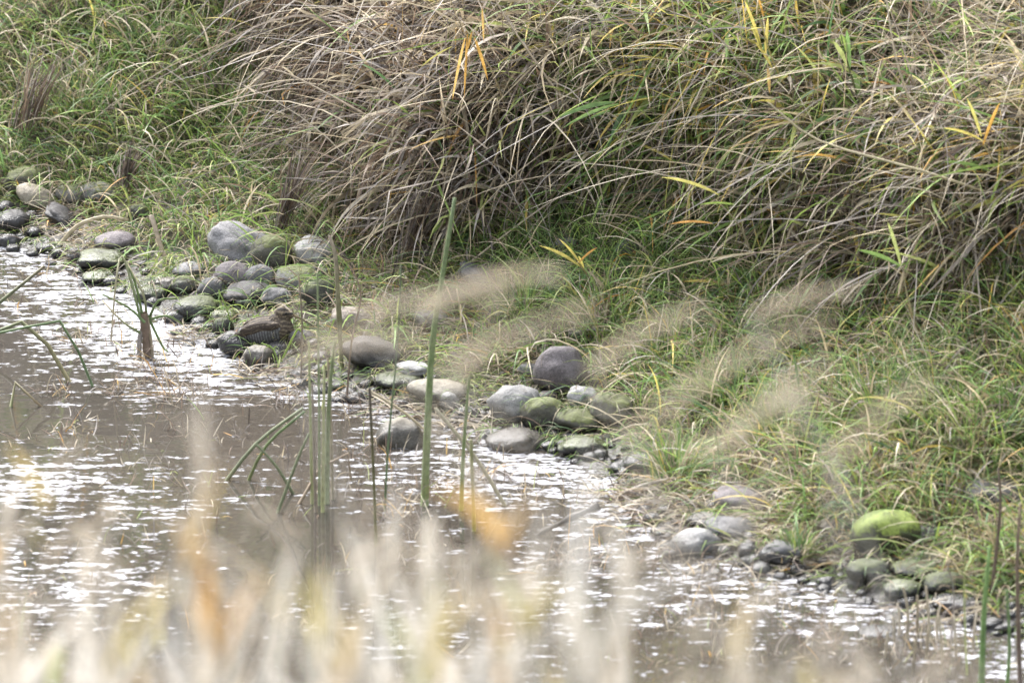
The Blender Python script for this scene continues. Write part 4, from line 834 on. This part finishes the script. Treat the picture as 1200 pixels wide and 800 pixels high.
# ------------------------------------------------------------ reeds on the near bank (out of focus)
PALE = [(.62, .54, .44), (.70, .64, .55), (.53, .46, .37), (.74, .70, .64)]
SEED = np.array([(.60, .52, .41), (.67, .60, .50), (.54, .46, .36), (.63, .57, .45)])
M_plume = leaf_mat('plume', .3, .8); M_near = leaf_mat('dry_reed_leaf', .32, .6)
def near_reed(px, py, D, lean, plume, leafk, lab, grp, scale=1.0, nleaf=4, drop=0.0):
    tip = np.array([0, 0, CH]) + ray(px, py)/np.linalg.norm(ray(px, py))*D
    bx = tip[0]-lean; by = tip[1]+random.uniform(-.1, .1); bz = float(H(bx, by))
    root = empty('dry_reed', (bx, by, bz)); tag(root, lab, 'reed', grp)
    B = np.array([bx, by, bz-.05]); Hh = tip[2]-bz
    pts = [B, B+np.array([lean*.1, 0, Hh*.4]), B+np.array([lean*.4, 0, Hh*.8]), tip]
    c = np.array(random.choice(PALE)); V, F, C = tube(pts, (.005 if nleaf == 0 else .0035)*scale, .002*scale, c*.9, c); mesh_np('stem', V, F, C, mat=M_stem, parent=root)
    if plume:   # drooping seed head : many fine hairs along a curved axis
        sx, sz, ln = plume; n = 850 if nleaf == 0 else 150; t = rng.random(n); ln *= 1.25; ax = np.array([sx, 0, sz]); ax = ax/np.linalg.norm(ax)*ln
        Q = tip + t[:, None]*ax + np.array([0, 0, -1])*(t[:, None]**2)*ln*.25
        az = np.where(sx > 0, 1.57, -1.57)+rng.normal(0, .3, n); e = math.atan2(sz, abs(sx))+rng.normal(0, .22, n)
        A = blades(Q, rng.uniform(.012, .030, n)*scale*(1.1-t*.5), rng.uniform(.0028, .0045, n), az, e, e-.7, (SEED if nleaf == 0 else np.array(PALE))[rng.integers(0, 4, n)]*rng.uniform(.95, 1.3, (n, 1))*1.0, seg=3, clampz=False)
        mesh_np('seed_head', *A, mat=M_plume, parent=root)
    for k in range(nleaf):
        t = random.uniform(.55, .95); q = B*(1-t)+tip*t; 
        kk = leafk if (leafk and k < 2) else None; t = t if not kk else random.uniform(.9, .97); q = B*(1-t)+tip*t
        c = (pick1(kk)*.8+np.array([.16, .12, .07])) if kk else np.array(random.choice(PALE))
        A = blades(q[None, :], np.array([random.uniform(.10, .30)*(.55 if kk else 1)]), np.array([random.uniform(.010, .022)*scale*(.85 if kk else 1)]), np.array([random.uniform(-3.1, 3.1)]), np.array([random.uniform(1.15, 1.55)]), np.array([random.uniform(.1, 1.3)]), c[None, :], seg=6, clampz=False)
        mesh_np('leaf', *A, mat=M_near, parent=root)
GN = 'dry reeds on the near bank, out of focus'
# single seed heads hanging in front of the shore
PL = [(340, 418, 15, (1, .38, .13), 'blurred straw seed head slanting over the bird side of the bunch'), (425, 368, 16, (1, .35, .15), 'blurred seed head arching above the dark ledge stone'), (505, 350, 16, (1, .45, .14), 'blurred tan seed head left of the grey slanting rock'), (600, 325, 17, (-1, -.2, .1), 'greenish blurred seed head over the grey slanting rock'),
      (520, 440, 15, (1, .75, .17), 'broad blurred seed head above the cream oval stone'), (690, 435, 16, (1, .9, .15), 'brown blurred seed head right of the ball-like boulder'), (738, 512, 15, (1, .95, .25), 'long grey-green blurred seed head running diagonally to upper right'),
      (842, 530, 15, (.8, 1, .16), 'pale blurred seed head bowing right over the right slope'), (950, 462, 16, (-1, -.3, .12), 'straw seed head tip drooping over the right slope'), (972, 545, 15, (.7, .9, .14), 'blurred cream seed head above the green mossy boulder'), (880, 372, 17, (1, .55, .12), 'small brown blurred seed head under the dark curtain')]
for (x_, y_, D, ax, lab) in PL: near_reed(x_, y_, D-2.2, -ax[0]*random.uniform(.15, .4), (ax[0], ax[1], ax[2]*1.15), None, lab, 'single blurred seed heads between camera and shore', nleaf=0, scale=.9)
k = 0
while k < 120:
    x_ = random.uniform(-80, 1130); lim = np.interp(x_, [-80, 100, 250, 430, 620, 800, 1000, 1150], [560, 540, 510, 490, 510, 640, 700, 770]); y_ = random.triangular(lim, 900, 720 if x_ < 650 else 830)
    if x_ > 650 and random.random() < .5: continue
    D = random.uniform(12.5, 17)
    near_reed(x_, y_, D, random.uniform(-.12, .25), (random.choice([-1, 1])*random.uniform(.2, .7), random.uniform(.4, 1), random.uniform(.05, .10)) if random.random() < .5 else None, random.choice([None]*9+['lime', 'yellow', 'orange']), 'pale dry reed among the blurred reeds of the near bank', GN, nleaf=4, scale=1.0)
    k += 1
for (x_, y_, k2, lab) in [(588, 640, 'orange', 'dry reed with a small dull orange leaf below the glowing one'), (262, 700, 'orange', 'low dry reed with an orange leaf near the lower left corner'), (402, 720, 'yellow', 'low dry reed with a yellow leaf at the bottom left of centre'), (592, 595, 'orange', 'dry reed with a glowing orange leaf at the centre bottom'), (385, 665, 'yellow', 'dry reed with bright yellow leaves left of centre'), (250, 640, 'orange', 'dry reed with an orange leaf at the lower left'), (625, 655, 'yellow', 'dry reed with yellow-green leaves below the orange one')]:
    near_reed(x_, y_, 13.5, .05, None, k2, lab, GN, nleaf=5, scale=1.6)
